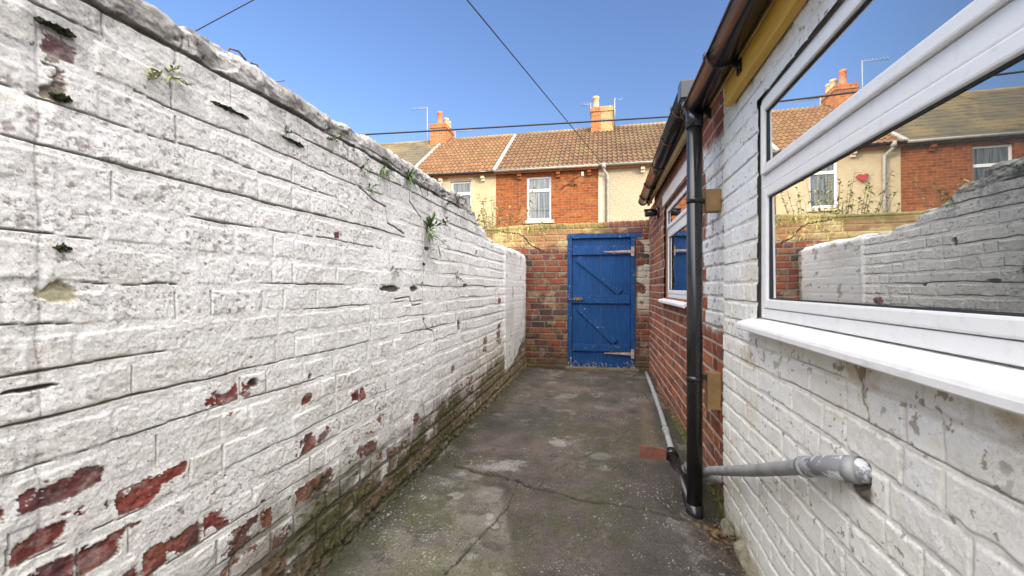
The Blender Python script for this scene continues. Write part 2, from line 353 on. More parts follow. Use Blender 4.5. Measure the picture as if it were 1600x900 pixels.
M_DEADLEAF = plain('brown_leaf', (0.16, 0.085, 0.035), (0.09, 0.05, 0.02), 0.8, 30, bump=0)

XL, XR, YG, FZ = -1.10, 0.645, 6.16, -1.18
def floor_z(x, y):
    z = -1.135 - 0.0075 * y
    z = z - 0.055 * ss(0.40, 0.66, x) * (1 - ss(4.6, 6.0, y)) - 0.085 * ss(0.26, 0.08, np.hypot(x - 0.52, (y - 2.46) * 0.8))
    return z

# ------------------------------------------------------------------ ground
def ground():
    V = []; F = []
    link_mesh('ground', [(-400, -300, -1.34), (400, -300, -1.34), (400, 600, -1.34), (-400, 600, -1.34)], [[0, 1, 2, 3]], M_GROUND)['kind'] = 'structure'
    MB().box(-30, 30, YG + 0.3, 9.6, -1.33, -1.22).build('back_lane', M_ALLEY)['kind'] = 'structure'
ground()

def yard_floor():
    ys = [0.15]
    while ys[-1] < YG + 0.18:
        y = ys[-1]; ys.append(y + (0.0055 if y < 2.6 else 0.009))
    ys = np.array(ys); xs = np.arange(-1.16, 0.72, 0.0055)
    X, Y = np.meshgrid(xs, ys, indexing='ij')
    Z = floor_z(X, Y)
    wx = X + 0.045 * fbm(X * 5, Y * 5, 6, 11, 0.6); wy = Y + 0.045 * fbm(X * 5, Y * 5, 6, 12, 0.6)
    n1 = fbm(X * 1.6, Y * 1.1, 5, 1); n2 = fbm(X * 6, Y * 6, 5, 2); n3 = fbm(X * 28, Y * 28, 4, 3); n4 = fbm(X * 90, Y * 90, 2, 4)
    Z = Z + 0.008 * n1 + 0.004 * n2 + 0.0022 * n3 + 0.0012 * n4
    C = np.zeros(X.shape + (3,)) + np.array((0.100, 0.087, 0.077))
    C = mixc(C, (0.068, 0.063, 0.055), ss(-0.1, 0.35, n1 + 0.4 * n2))
    C = mixc(C, (0.125, 0.106, 0.096), ss(0.05, 0.5, fbm(X * 2.2 + 9, Y * 1.6, 5, 5)) * 0.75)
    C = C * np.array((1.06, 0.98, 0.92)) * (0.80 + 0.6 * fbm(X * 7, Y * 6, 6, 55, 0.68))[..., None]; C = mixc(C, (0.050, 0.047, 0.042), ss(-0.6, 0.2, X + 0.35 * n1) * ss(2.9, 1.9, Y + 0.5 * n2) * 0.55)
    # smoother cement fillet patches on the near left
    fl = ss(0.03, -0.03, wx + 0.47 + 0.12 * np.sin(wy * 3)) * ss(2.35, 2.28, wy + 0.1 * wx)
    C = mixc(C, (0.17, 0.152, 0.125), fl * (0.5 + 0.5 * ss(-0.3, 0.3, fbm(X * 3 + 3, Y * 9, 4, 6))))
    Z = Z + fl * (0.010 + 0.003 * fbm(X * 40 + Y * 22, Y * 9, 3, 61))
    # pits and flaking
    pit = ss(0.33, 0.46, fbm(X * 16, Y * 16, 4, 7)); Z = Z - 0.005 * pit; C = mixc(C, (0.07, 0.06, 0.05), pit * 0.6)
    # moss and algae
    ms = ss(0.08, 0.4, fbm(X * 3.5 + 20, Y * 2.6, 6, 8)) * ss(-0.15, 0.35, n3 + 0.2)
    C = mixc(C, (0.056, 0.058, 0.026), ms * 0.7)
    gr = ss(0.2, 0.42, fbm(X * 2.4 + 4, Y * 3 + 7, 5, 81)) * ss(1.9, 1.2, Y + X * 0.6)
    C = mixc(C, (0.125, 0.125, 0.05), gr * 0.4)
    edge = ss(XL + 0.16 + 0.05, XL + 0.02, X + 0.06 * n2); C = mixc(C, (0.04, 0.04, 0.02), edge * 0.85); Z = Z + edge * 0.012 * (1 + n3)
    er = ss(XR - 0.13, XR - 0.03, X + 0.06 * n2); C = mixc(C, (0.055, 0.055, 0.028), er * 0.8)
    # pale scuffs and droppings
    pale = ss(0.30, 0.46, fbm(X * 5 + 40, Y * 5, 6, 9)); C = mixc(C, (0.30, 0.285, 0.26), pale * 0.28)
    for cx, cy, r in [(-0.62, 2.66, 0.13), (-0.86, 2.5, 0.05), (-0.78, 2.22, 0.045), (-0.55, 2.05, 0.035), (-0.55, 1.72, 0.03), (-0.56, 1.83, 0.03), (-0.3, 3.2, 0.1), (-0.52, 1.98, 0.035)]:
        q = ss(1.0, 0.5, np.hypot((X - cx), (Y - cy)) / r + 0.9 * fbm(X * 22, Y * 22, 4, 10)); C = mixc(C, (0.40, 0.385, 0.36), q * 0.4)
    sp = ss(0.74, 0.84, vn(X * 130, Y * 110, 21)) * ss(-0.1, 0.3, fbm(X * 4, Y * 4, 3, 22)); C = mixc(C, (0.42, 0.41, 0.39), sp * 0.8)
    sp = ss(0.66, 0.8, vn(X * 150, Y * 120, 23)); C = mixc(C, (0.035, 0.03, 0.027), sp * 0.7)
    # cracks
    for pts, w, dp in [([(-0.95, 2.62), (-0.70, 2.53), (-0.49, 2.49), (-0.36, 2.41), (-0.14, 2.34), (0.19, 2.31), (0.42, 2.25), (0.66, 2.18)], 0.024, 0.024),
                       ([(-0.36, 2.41), (-0.28, 2.69), (-0.0, 3.13), (0.09, 3.28), (0.22, 3.6)], 0.005, 0.008),
                       ([(-1.1, 4.22), (-0.63, 4.17), (-0.48, 4.02), (-0.3, 3.95)], 0.014, 0.014),
                       ([(-0.49, 2.5), (-0.47, 2.2), (-0.53, 1.9), (-0.6, 1.6)], 0.006, 0.010),
                       ([(-0.2, 5.5), (-0.45, 5.45), (-0.6, 5.6)], 0.012, 0.01)]:
        d = polydist(wx + 0.35 * (X - wx), wy + 0.35 * (Y - wy), pts); ww = np.maximum(w * (0.8 + 1.4 * fbm(X * 9, Y * 9, 4, 33)), 0.0004); q = ss(ww, ww * 0.3, d)
        C = mixc(C, (0.022, 0.019, 0.014), q); Z = Z - dp * q
        C = mixc(C, (0.06, 0.06, 0.028), ss(0.05, 0.0, d) * 0.5 * ss(-0.1, 0.3, n2))
    # rust-brown trail from the drain, dirt at the downpipe foot
    d = polydist(wx, wy, [(0.3, 2.95), (0.36, 3.6), (0.45, 4.6)]); C = mixc(C, (0.17, 0.12, 0.07), ss(0.09, 0, d) * 0.4)
    q = ss(0.22, 0.05, np.hypot(X - 0.56, (Y - 2.2) * 0.6) + 0.05 * n2); C = mixc(C, (0.06, 0.042, 0.024), q * 0.85); Z = Z + q * 0.02 * (0.5 + n3)
    P = np.stack([X, Y, Z], -1)
    sheet('yard_ground', P, C, M_FLOOR)['kind'] = 'structure'
yard_floor()

# ------------------------------------------------------------------ walls as weathered brick relief
def path_over(w, T, r):
    """front face, rounded arris, top, arris, back: offset (out of the wall, up) and its normal for arc length w past the arris start"""
    q = math.pi * r / 2; L = T - 2 * r
    o = np.zeros(w.shape); u = np.zeros(w.shape); no = np.ones(w.shape); nu = np.zeros(w.shape)
    m = w <= 0; u[m] = w[m]
    m = (w > 0) & (w <= q); a = w[m] / r; o[m] = -r * (1 - np.cos(a)); u[m] = r * np.sin(a); no[m] = np.cos(a); nu[m] = np.sin(a)
    m = (w > q) & (w <= q + L); o[m] = -r - (w[m] - q); u[m] = r; no[m] = 0; nu[m] = 1
    m = (w > q + L) & (w <= 2 * q + L); a = (w[m] - q - L) / r; o[m] = -r - L - r * np.sin(a); u[m] = r * np.cos(a); no[m] = -np.sin(a); nu[m] = np.cos(a)
    m = w > 2 * q + L; o[m] = -T; u[m] = -(w[m] - 2 * q - L); no[m] = -1; nu[m] = 0
    return o, u, no, nu

RED_PICK = np.array([(0.225, 0.055, 0.040), (0.20, 0.048, 0.040), (0.24, 0.068, 0.042), (0.15, 0.048, 0.048), (0.19, 0.065, 0.058), (0.22, 0.075, 0.052)])

def left_wall():
    s = [-2.0]
    while s[-1] < YG + 0.01:
        y = s[-1]; s.append(y + (0.03 if y < 0 else 0.010 if y < 0.45 else 0.0028 if y < 1.7 else 0.0042 if y < 2.8 else 0.0075))
    s = np.array(s)
    v = [-1.34]
    while v[-1] < 0.98: v.append(v[-1] + 0.0028)
    while v[-1] < 3.4: v.append(v[-1] + 0.06)
    v = np.array(v)
    S, Vv = np.meshgrid(s, v, indexing='ij')
    top1 = np.interp(s, [-1, 0.5, 2.0, 2.9, 3.35, 3.42, 3.62, 3.66, 3.95, 4.0, 4.25, 4.3, 4.9, 5.5, 6.2], [0.725, 0.72, 0.722, 0.738, 0.765, 0.70, 0.69, 0.61, 0.58, 0.52, 0.505, 0.475, 0.47, 0.475, 0.475]) + 0.012 * fbm(s * 3, s * 0, 4, 3) + 0.012 * fbm(s * 11, s * 0 + 3, 4, 13)
    r = 0.05; T = 0.25
    top = np.repeat(top1[:, None], len(v), 1)
    o, u, no, nu = path_over(Vv - (top - r), T, r)
    z = np.minimum(Vv, top)
    pos_z = (top - r) + u
    sw = S + 0.012 * fbm(S * 3, z * 4, 4, 41); zw = z + 0.010 * fbm(S * 2.2, z * 6, 4, 42) + 0.004 * fbm(S * 9, z * 9, 3, 43)
    edges = [-1.4, -1.29] + [-1.195 + 0.0915 * k for k in range(21)] + [0.80, 1.2]
    c, bi, ulo, uhi, dlo, dhi = layout(sw, zw, edges, 5, [0.172, 0.098, 0.165, 0.16, 0.10], -2.0, YG)
    rb = hsh(c, bi, 1); rb2 = hsh(c, bi, 2); rb3 = hsh(c, bi, 3)
    J = 0.021 + 0.007 * fbm(S * 4, c * 3.3, 2, 44)
    cop = ss(0.628, 0.638, zw)                                   # mortar coping over the top courses
    render = ss(4.70, 4.73, S + 0.01 * fbm(S, z * 9, 4, 45)) * ss(6.10, 6.0, S + 0.20 * ss(-0.1, -0.9, z) + 0.05 * fbm(S * 3, z * 9, 5, 46)) * ss(-1.02, -0.93, z - 0.25 * (S - 4.75) * ss(4.7, 6, S) + 0.03 * fbm(S * 8, z * 8, 4, 47))
    d = np.minimum(np.minimum(ulo, uhi) - 0.004, np.minimum(dlo - J, dhi + 0.002))
    face = ss(-0.002, 0.007, d + 0.005 * fbm(S * 30, z * 30, 3, 49))
    f1 = fbm(S * 9, z * 9, 5, 50); f2 = fbm(S * 38, z * 38, 4, 51); f3 = fbm(S * 120, z * 120, 2, 52); f0 = fbm(S * 1.1, z * 1.1, 3, 53)
    flat = ss(2.3, 4.5, S)
    tilt = (hsh(c, bi, 8) - 0.5) * 0.05 * (ulo - 0.1) + (hsh(c, bi, 9) - 0.5) * 0.07 * (dlo - 0.045)
    H = face * (0.0017 + 0.0022 * flat + 0.0030 * (rb - 0.5) + tilt) + 0.0026 * f1 + 0.0020 * f2 + 0.0009 * f3 + 0.013 * f0
    # thick paint ridges / blisters inside the bricks
    rid = 1 - np.abs(fbm(S * 13 + 7, z * 22, 4, 54)); rid = ss(0.90, 1.0, rid); H = H + 0.0008 * rid + 0.0007 * face * fbm(S * 70, z * 80, 3, 540)
    # ---- paint
    C = np.zeros(S.shape + (3,)) + np.array((0.755, 0.733, 0.685))
    C = mixc(C, (0.82, 0.80, 0.76), ss(-0.2, 0.4, f1 + 0.5 * f0))
    C = mixc(C, (0.64, 0.61, 0.545), ss(0.0, 0.5, fbm(S * 4, z * 12, 5, 55)) * 0.55)
    C = mixc(C, (0.82, 0.805, 0.765), (1 - face) * 0.8)
    ht = ss(0.25, 0.68, z + 0.12 * fbm(S * 2, z * 5, 4, 56))     # rain-washed upper courses are greyer
    C = mixc(C, (0.46, 0.44, 0.40), ht * (0.18 + 0.38 * ss(-0.2, 0.3, f1)))
    C = mixc(C, (0.29, 0.27, 0.24), cop * (0.55 + 0.45 * ss(-0.15, 0.35, fbm(S * 6, z * 11, 5, 57))))
    # small flaking flecks
    fk = fbm(S * 62, z * 75, 4, 58); dens = fbm(S * 3.0, z * 3.5, 4, 59) + 0.22 * ss(0.1, 0.6, z) + 0.1 * face - 0.05
    fl = ss(0.0, 0.05, fk - 0.52 + 0.55 * np.clip(dens, -0.3, 0.45)) * np.maximum(face, 0.3)
    fc = np.zeros_like(C) + np.array((0.26, 0.21, 0.19)); fc = mixc(fc, (0.16, 0.085, 0.095), ss(-0.1, 0.2, fbm(S * 4, z * 4, 3, 60))); fc = mixc(fc, (0.36, 0.33, 0.29), ss(0.0, 0.3, f2))
    C = C + (fc - C) * (fl * 0.62)[..., None]; H = H - 0.0012 * fl
    # ---- exposed bricks
    patches = [(1.094, -0.335, 0.085, 0.040), (1.43, -0.604, 0.10, 0.042), (1.448, -0.773, 0.11, 0.045), (0.665, -0.425, 0.085, 0.035), (0.70, -0.585, 0.10, 0.04), (0.95, -0.676, 0.11, 0.045),
               (0.80, -0.49, 0.06, 0.05), (1.757, -0.502, 0.05, 0.035), (1.83, -0.758, 0.10, 0.05), (1.106, -0.79, 0.05, 0.07), (0.825, -0.69, 0.09, 0.04), (0.645, 0.475, 0.030, 0.055), (1.59, 0.203, 0.025, 0.035),
               (2.09, 0.01, 0.03, 0.014), (4.5, -0.14, 0.07, 0.07), (2.374, -0.80, 0.06, 0.04), (1.208, -0.77, 0.05, 0.05), (0.60, -0.52, 0.07, 0.04), (2.35, -0.98, 0.14, 0.05), (1.70, -0.93, 0.12, 0.05),
               (0.90, -0.48, 0.05, 0.02), (0.58, -0.60, 0.06, 0.03), (2.8, -0.88, 0.12, 0.05), (3.4, -0.80, 0.1, 0.05), (1.95, -0.64, 0.06, 0.03), (1.40, -0.43, 0.03, 0.02), (3.0, -0.62, 0.04, 0.03), (3.9, -0.55, 0.07, 0.10), (4.45, -0.5, 0.1, 0.13)]
    ex = np.full(S.shape, -9.0)
    for (py, pz, a, b) in patches:
        ex = np.maximum(ex, 0.72 - 0.72 * (np.abs((S - py) / a) ** 3 + np.abs((z - pz) / b) ** 3) ** (1 / 3))
    clus = ss(1.5, 0.9, S + 0.2 * f0) * ss(-0.42, -0.62, z + 0.06 * f1); ex = np.maximum(ex, -0.62 + 0.42 * clus + 0.5 * (rb2 - 0.5) * clus)
    low = ss(-0.50, -1.12, z + 0.10 * f0 - 0.06 * flat) 
    ex = np.maximum(ex, -0.70 + (1.0 + 0.12 * flat) * low + 0.7 * (rb2 - 0.5) * low) + 0.85 * fbm(S * 19, z * 27, 6, 62, 0.66) + 0.02
    ex = ex - 0.4 * (1 - face)
    exm = ss(0.10, 0.13, ex) * (1 - render)
    pick = RED_PICK[(rb3 * 5.999).astype(int)]
    bc = pick * (1 + 0.35 * f2 + 0.3 * f1)[..., None]
    bc = mixc(bc, (0.10, 0.05, 0.05), ss(0.1, 0.4, fbm(S * 20, z * 20, 4, 63)) * 0.8)
    bc = mixc(bc, (0.40, 0.31, 0.28), ss(-0.05, 0.4, fbm(S * 24, z * 30, 5, 630, 0.65)) * 0.55)
    bc = mixc(bc, (0.34, 0.30, 0.24), (1 - face) * 0.8)
    C = C + (bc - C) * exm[..., None]; H = H - 0.0026 * exm + exm * 0.004 * f2
    rim = ss(0.04, 0.09, ex) * (1 - exm); C = mixc(C, (0.80, 0.79, 0.76), rim * 0.5)
    # ---- joints that have opened
    st = fbm(S * 1.7 + c * 5.3, c * 7.7, 4, 64) + 0.40 * np.isin(c, [12, 15, 18, 21]).astype(float) * ss(-0.25, 0.15, fbm(S * 1.3 + c * 2.1, c * 3.7, 3, 641)) - 0.15 + 0.28 * flat
    wv = 0.0010 + 0.0028 * np.clip(st + 0.35 * fbm(S * 14, c * 9.1, 3, 640), 0, 0.8); ck = ss(wv, wv * 0.45, np.abs(dlo - J)) * ss(-0.05, 0.12, st)
    st2 = hsh(c, bi, 7) - 0.58 + 0.28 * flat; cv = ss(0.0048, 0.0016, ulo) * ss(0.0, 0.12, st2 + 0.5 * fbm(S * 8, z * 8, 3, 65)) * ss(J * 0.6, J, dlo)
    d1 = polydist(sw + 0.010 * f1, zw, [(2.30, 0.62), (2.28, 0.50), (2.44, 0.44), (2.46, 0.30), (2.49, 0.16), (2.47, 0.0), (2.47, -0.2), (2.52, -0.26), (2.62, -0.28), (2.64, -0.36)]); cz = ss(0.006, 0.002, d1)
    d2 = polydist(sw + 0.006 * f1, zw, [(1.75, 0.47), (1.86, 0.44), (2.0, 0.42), (2.02, 0.34), (2.2, 0.31)]); cz = np.maximum(cz, ss(0.006, 0.002, d2))
    d3 = polydist(sw, zw, [(2.1, -0.06), (2.28, -0.05), (2.31, -0.1), (2.44, -0.1)]); cz = np.maximum(cz, ss(0.006, 0.002, d3))
    # the straight joint near the left edge, and hairlines
    d4 = np.abs(S - 0.626 - 0.010 * f1); cz = np.maximum(cz, 0.35 * ss(0.003, 0.001, d4) * ss(-0.4, 0.1, fbm(S * 0, z * 7, 3, 66))); H = H - 0.003 * ss(0.022, 0.0, d4)
    hl = np.abs(fbm(S * 7, z * 15, 5, 67, 0.6)); hair = ss(0.016, 0.005, hl) * ss(-0.05, 0.22, fbm(S * 2.6, z * 3.4, 4, 68))
    # missing mortar holes
    hole = np.zeros(S.shape)
    for (py, pz, a, b) in [(2.06, -0.005, 0.10, 0.014), (2.36, -0.005, 0.06, 0.012), (2.52, 0.25, 0.05, 0.012), (3.3, 0.02, 0.04, 0.012), (3.9, 0.0, 0.03, 0.012), (0.62, -0.197, 0.04, 0.004), (3.15, -0.3, 0.03, 0.05), (3.6, 0.3, 0.02, 0.03), (2.48, -0.21, 0.02, 0.02), (2.46, 0.02, 0.02, 0.02), (2.55, 0.62, 0.02, 0.04), (2.9, 0.50, 0.03, 0.015), (1.42, -0.34, 0.012, 0.012), (1.155, -0.305, 0.018, 0.012)]:
        hole = np.maximum(hole, ss(1.05, 0.85, np.sqrt(((S - py) / a) ** 2 + ((z - pz) / b) ** 2) + 0.8 * f1 + 0.5 * f2))
    dark = np.clip(np.maximum.reduce([ck, cv, cz * 0.95]), 0, 1) * (1 - render)
    copc = ss(0.007, 0.003, np.abs(zw - 0.632 + 0.006 * f1)) * ss(3.3, 3.2, S); dark = np.maximum(dark, copc)
    H = H - 0.009 * dark - 0.016 * hole - 0.0012 * hair + cop * (0.009 + 0.012 * fbm(S * 6, Vv * 9, 6, 69, 0.6) + 0.006 * fbm(S * 26, Vv * 30, 4, 690) - 0.012 * ss(0.2, 0.35, fbm(S * 5 + 8, Vv * 12, 4, 691)))
    C = mixc(C, (0.075, 0.062, 0.048), dark * 0.82); C = mixc(C, (0.10, 0.075, 0.05), hole * 0.9); C = mixc(C, (0.17, 0.15, 0.13), hair * 0.8)
    C = mixc(C, (0.30, 0.26, 0.19), ss(0.018, 0.0, np.abs(dlo - J)) * ss(0.1, 0.5, st) * 0.4 * (1 - render))
    # coping cross cracks and lichen
    cx = np.abs(((S + 0.03 * f1) % 0.61) - 0.3); cc = ss(0.004, 0.001, cx) * cop; C = mixc(C, (0.06, 0.05, 0.045), cc * 0.8); H = H - 0.004 * cc
    li = ss(0.06, 0.24, fbm(S * 12, (Vv) * 15, 6, 70, 0.65)) * np.maximum(cop, 0.55 * ss(0.42, 0.6, z)); C = mixc(C, (0.13, 0.118, 0.105), li * 0.75)
    # damp foot: algae, dirt, moss
    foot = ss(-0.66, -0.93, z + 0.12 * f1 + 0.06 * f0 - 0.03 * flat) * ss(0.7, 1.3, S + 0.2 * f1)
    C = mixc(C, (0.13, 0.10, 0.055), foot * 0.85 * ss(-0.45, 0.15, f1 + 0.2)); 
    al = foot * ss(-0.10, 0.22, fbm(S * 5, z * 9, 5, 71)); C = mixc(C, (0.075, 0.073, 0.022), al * 0.88)
    C = mixc(C, (0.045, 0.052, 0.016), ss(-1.02, -1.12, z + 0.05 * f1) * 0.8); H = H + 0.012 * ss(-1.03, -1.12, z + 0.05 * f1) * (0.6 + f2)
    yl = ss(2.6, 4.4, S) * ss(-0.35, -0.75, z + 0.1 * f1); C = mixc(C, (0.30, 0.24, 0.13), yl * 0.45 * (1 - render))
    jd = foot * (1 - face) * (1 - render); C = mixc(C, (0.050, 0.040, 0.022), jd * 0.75); H = H - 0.004 * jd
    for (py, pz, a, b, cc_) in [(0.655, -0.012, 0.034, 0.020, (0.34, 0.31, 0.16)), (0.655, 0.40, 0.022, 0.022, (0.16, 0.12, 0.06)), (1.5, -0.80, 0.05, 0.03, (0.07, 0.06, 0.03))]:
        q = ss(1.0, 0.6, np.hypot((S - py) / a, (z - pz) / b) + 0.8 * f2 + 0.5 * f1); C = mixc(C, cc_, q * 0.85); H = H - 0.008 * q
    # render patch by the gate
    rc = np.zeros_like(C) + np.array((0.70, 0.69, 0.66)); rc = mixc(rc, (0.60, 0.58, 0.53), ss(-0.1, 0.4, fbm(S * 2, z * 3, 5, 72))); rc = mixc(rc, (0.3, 0.25, 0.2), ss(0.42, 0.5, fbm(S * 9, z * 14, 5, 73)) * 0.7)
    C = C + (rc - C) * render[..., None]; H = H * (1 - 0.7 * render) + 0.016 * render
    end = ss(5.98, 6.1, S + 0.05 * f1) * (1 - render); C = mixc(C, (0.16, 0.12, 0.06), end * 0.7)
    back = no < -0.5; C[back] = np.array((0.22, 0.12, 0.08))
    brk = ss(3.3, 3.45, S) * ss(0.0, 0.05, Vv - (top - 0.05)) * ss(4.6, 4.3, S); C = mixc(C, (0.30, 0.24, 0.15), brk * 0.7); H = H + brk * 0.01 * f1
    P = np.stack([XL + o + no * H, S, pos_z + nu * H], -1)
    ob = sheet('yard_wall', P, C, M_PAINTWALL, flip=True)
    tag(ob, 'long whitewashed brick yard wall with flaking paint, red patches and a mortar coping', 'wall')
    return ob
left_wall()

def red_bricks(S, z, edges, seed, smin, smax, lens, mortar, picks, J=0.011, special=None, wob=0.004):
    sw = S + wob * fbm(S * 4, z * 6, 3, seed + 1); zw = z + wob * fbm(S * 3, z * 7, 3, seed + 2)
    c, bi, ulo, uhi, dlo, dhi = layout(sw, zw, edges, seed, lens, smin, smax, special)
    r1, r2, r3 = hsh(c, bi, seed + 3), hsh(c, bi, seed + 4), hsh(c, bi, seed + 5)
    f1 = fbm(S * 9, z * 9, 5, seed + 6); f2 = fbm(S * 40, z * 40, 4, seed + 7)
    d = np.minimum(np.minimum(ulo, uhi), np.minimum(dlo, dhi)) - J / 2 + 0.0018 * f2
    face = ss(0, 0.005, d)
    H = face * (0.006 + 0.004 * (r1 - 0.5)) + 0.0016 * f2 * face + 0.002 * f1 + 0.0012 * f2
    bc = np.asarray(picks)[np.minimum((r2 * len(picks)).astype(int), len(picks) - 1)] * (0.85 + 0.3 * r3 + 0.22 * f2 + 0.15 * f1)[..., None]
    bc = mixc(bc, (0.07, 0.04, 0.035), ss(0.22, 0.45, fbm(S * 14, z * 14, 4, seed + 8)) * 0.7)
    mc = np.zeros(S.shape + (3,)) + np.asarray(mortar, float); mc = mc * (1 + 0.25 * f1 + 0.2 * f2)[..., None]
    C = mc + (bc - mc) * face[..., None]
    return H, C, face, f1, f2, (c, bi, ulo, uhi, dlo, dhi), (r1, r2, r3)

def gate_wall():
    s = np.concatenate([np.arange(-7.0, -1.7, 0.02), np.arange(-1.7, 0.70, 0.0065)])
    v = np.concatenate([np.arange(-1.34, 0.90, 0.0060), np.arange(0.90, 1.4, 0.009), np.arange(1.4, 3.5, 0.07)])
    S, Vv = np.meshgrid(s, v, indexing='ij')
    top1 = 0.945 + 0.010 * fbm(s * 4, s * 0, 3, 2) - 0.012 * ss(0.1, -0.1, s) - 0.03 * ss(-1.0, -1.5, s) + 0.02 * fbm(s * 1.5, s * 0, 3, 9) * (s < -1)
    r = 0.022; T = 0.24; top = np.repeat(top1[:, None], len(v), 1)
    o, u, no, nu = path_over(Vv - (top - r), T, r); z = np.minimum(Vv, top); pz = top - r + u
    edges = [-1.45, -1.29] + [-1.20 + 0.0895 * k for k in range(23)] + [0.858, 1.4]
    edges = [e for e in edges if e <= 0.80 or e >= 0.858]
    picks = [(0.21, 0.05, 0.03), (0.26, 0.07, 0.035), (0.13, 0.05, 0.045), (0.085, 0.05, 0.045), (0.24, 0.09, 0.045), (0.16, 0.06, 0.055), (0.20, 0.11, 0.06)]
    nc = len(edges) - 2
    H, C, face, f1, f2, L, rr = red_bricks(S, z, edges, 300, -7.0, 0.7, [0.215, 0.12, 0.205], (0.20, 0.165, 0.115), picks, 0.013, {nc: 0.082}, 0.008)
    C = C * 0.80
    H = H * 1.3 + 0.012 * fbm(S * 1.5, z * 1.5, 3, 310)
    n1 = fbm(S * 3, z * 4, 5, 311)
    # lime and dirt smears, paler right pier with lumps of old render, mossy cap on the left
    C = mixc(C, (0.28, 0.22, 0.15), ss(0.15, 0.45, fbm(S * 7, z * 10, 5, 312)) * 0.6)
    pier = ss(0.47, 0.50, S); sm = pier * ss(0.03, 0.12, fbm(S * 6 + 3, z * 8, 4, 313)) * ss(-0.45, -0.2, z) * ss(0.75, 0.6, z); C = mixc(C, (0.46, 0.42, 0.34), sm * 0.85); H = H + 0.008 * sm
    upper = ss(0.52, 0.70, z + 0.12 * n1) * ss(0.05, -0.15, S)
    C = mixc(C, (0.42, 0.25, 0.10), upper * 0.45); C = mixc(C, (0.46, 0.36, 0.17), upper * ss(0.0, 0.25, fbm(S * 4 + 2, z * 5, 5, 314)) * 0.85)
    moss = ss(0.80, 0.86, z + 0.03 * n1) * ss(0.15, 0.0, S + 0.1 * n1); C = mixc(C, (0.20, 0.165, 0.05), moss * 0.65); C = mixc(C, (0.10, 0.09, 0.035), moss * ss(0.0, 0.3, n1) * 0.6)
    sold = ss(0.855, 0.862, z) * ss(0.08, 0.12, S); C = mixc(C, (0.24, 0.075, 0.045), sold * face * 0.5)
    d = polydist(S + 0.02 * f1, z + 0.02 * f2, [(-1.5, 0.84), (-1.2, 0.80), (-1.12, 0.74), (-1.02, 0.62), (-0.9, 0.56)]); q = ss(0.010, 0.004, d); C = mixc(C, (0.05, 0.04, 0.025), q * 0.9); H = H - 0.02 * q
    wet = ss(-0.85, -1.12, z + 0.1 * n1); C = mixc(C, (0.055, 0.05, 0.028), wet * 0.75); gl = ss(-0.62, -0.72, z + 0.08 * n1) * ss(-0.7, -1.0, S) * ss(0, 0.3, f1); C = mixc(C, (0.12, 0.11, 0.03), gl * 0.7)
    C[no < -0.5] = np.array((0.24, 0.1, 0.06))
    keep = ~((S > -0.49) & (S < 0.455) & (pz < 0.775))
    P = np.stack([S, YG - o * 1.0 - no * H, pz + nu * H], -1)
    P[..., 1] = YG + (-o) - no * H
    ex = [([(-6.9, -0.491, YG + 0.02, YG + 0.22, -1.34, 0.74), (0.457, 0.66, YG + 0.02, YG + 0.22, -1.34, 0.74)], (0.16, 0.11, 0.07)), ([(-0.49, 0.456, YG + 0.02, YG + 0.22, 0.777, 0.90)], (0.13, 0.09, 0.06))]
    ob = sheet('boundary_wall', P, C, M_OLD, keep=keep, flip=False, extra=ex)
    tag(ob, 'weathered red brick end wall around the blue gate, mossy along its sunlit top', 'wall')
gate_wall()

def neighbour_wall():
    MB().box(-4.95, -4.7, -2.0, YG - 0.03, -1.34, 0.35).build('party_wall', brick_mat('old_yard_brick', (0.26, 0.10, 0.05), (0.19, 0.07, 0.04), (0.3, 0.25, 0.17), (0.42, 0.34, 0.2)))
    tag(bpy.data.objects['party_wall'], 'plain low brick wall dividing the next yard, beyond the whitewashed wall', 'wall')
neighbour_wall()

# ------------------------------------------------------------------ right: red brick wing and white painted wing
YJ = 2.456                                                     # straight joint between the two
WA = -0.009                                                     # the white wing's wall swings out a little towards the camera
PANE_TURN, PANE_LEAN = 0.0, -0.4
WIN = (0.16, 1.925, -0.125, 0.775)                              # near window opening  (Y0, Y1, Z0, Z1)
RWIN = (3.36, 4.70, -0.10, 0.852)                              # far window opening

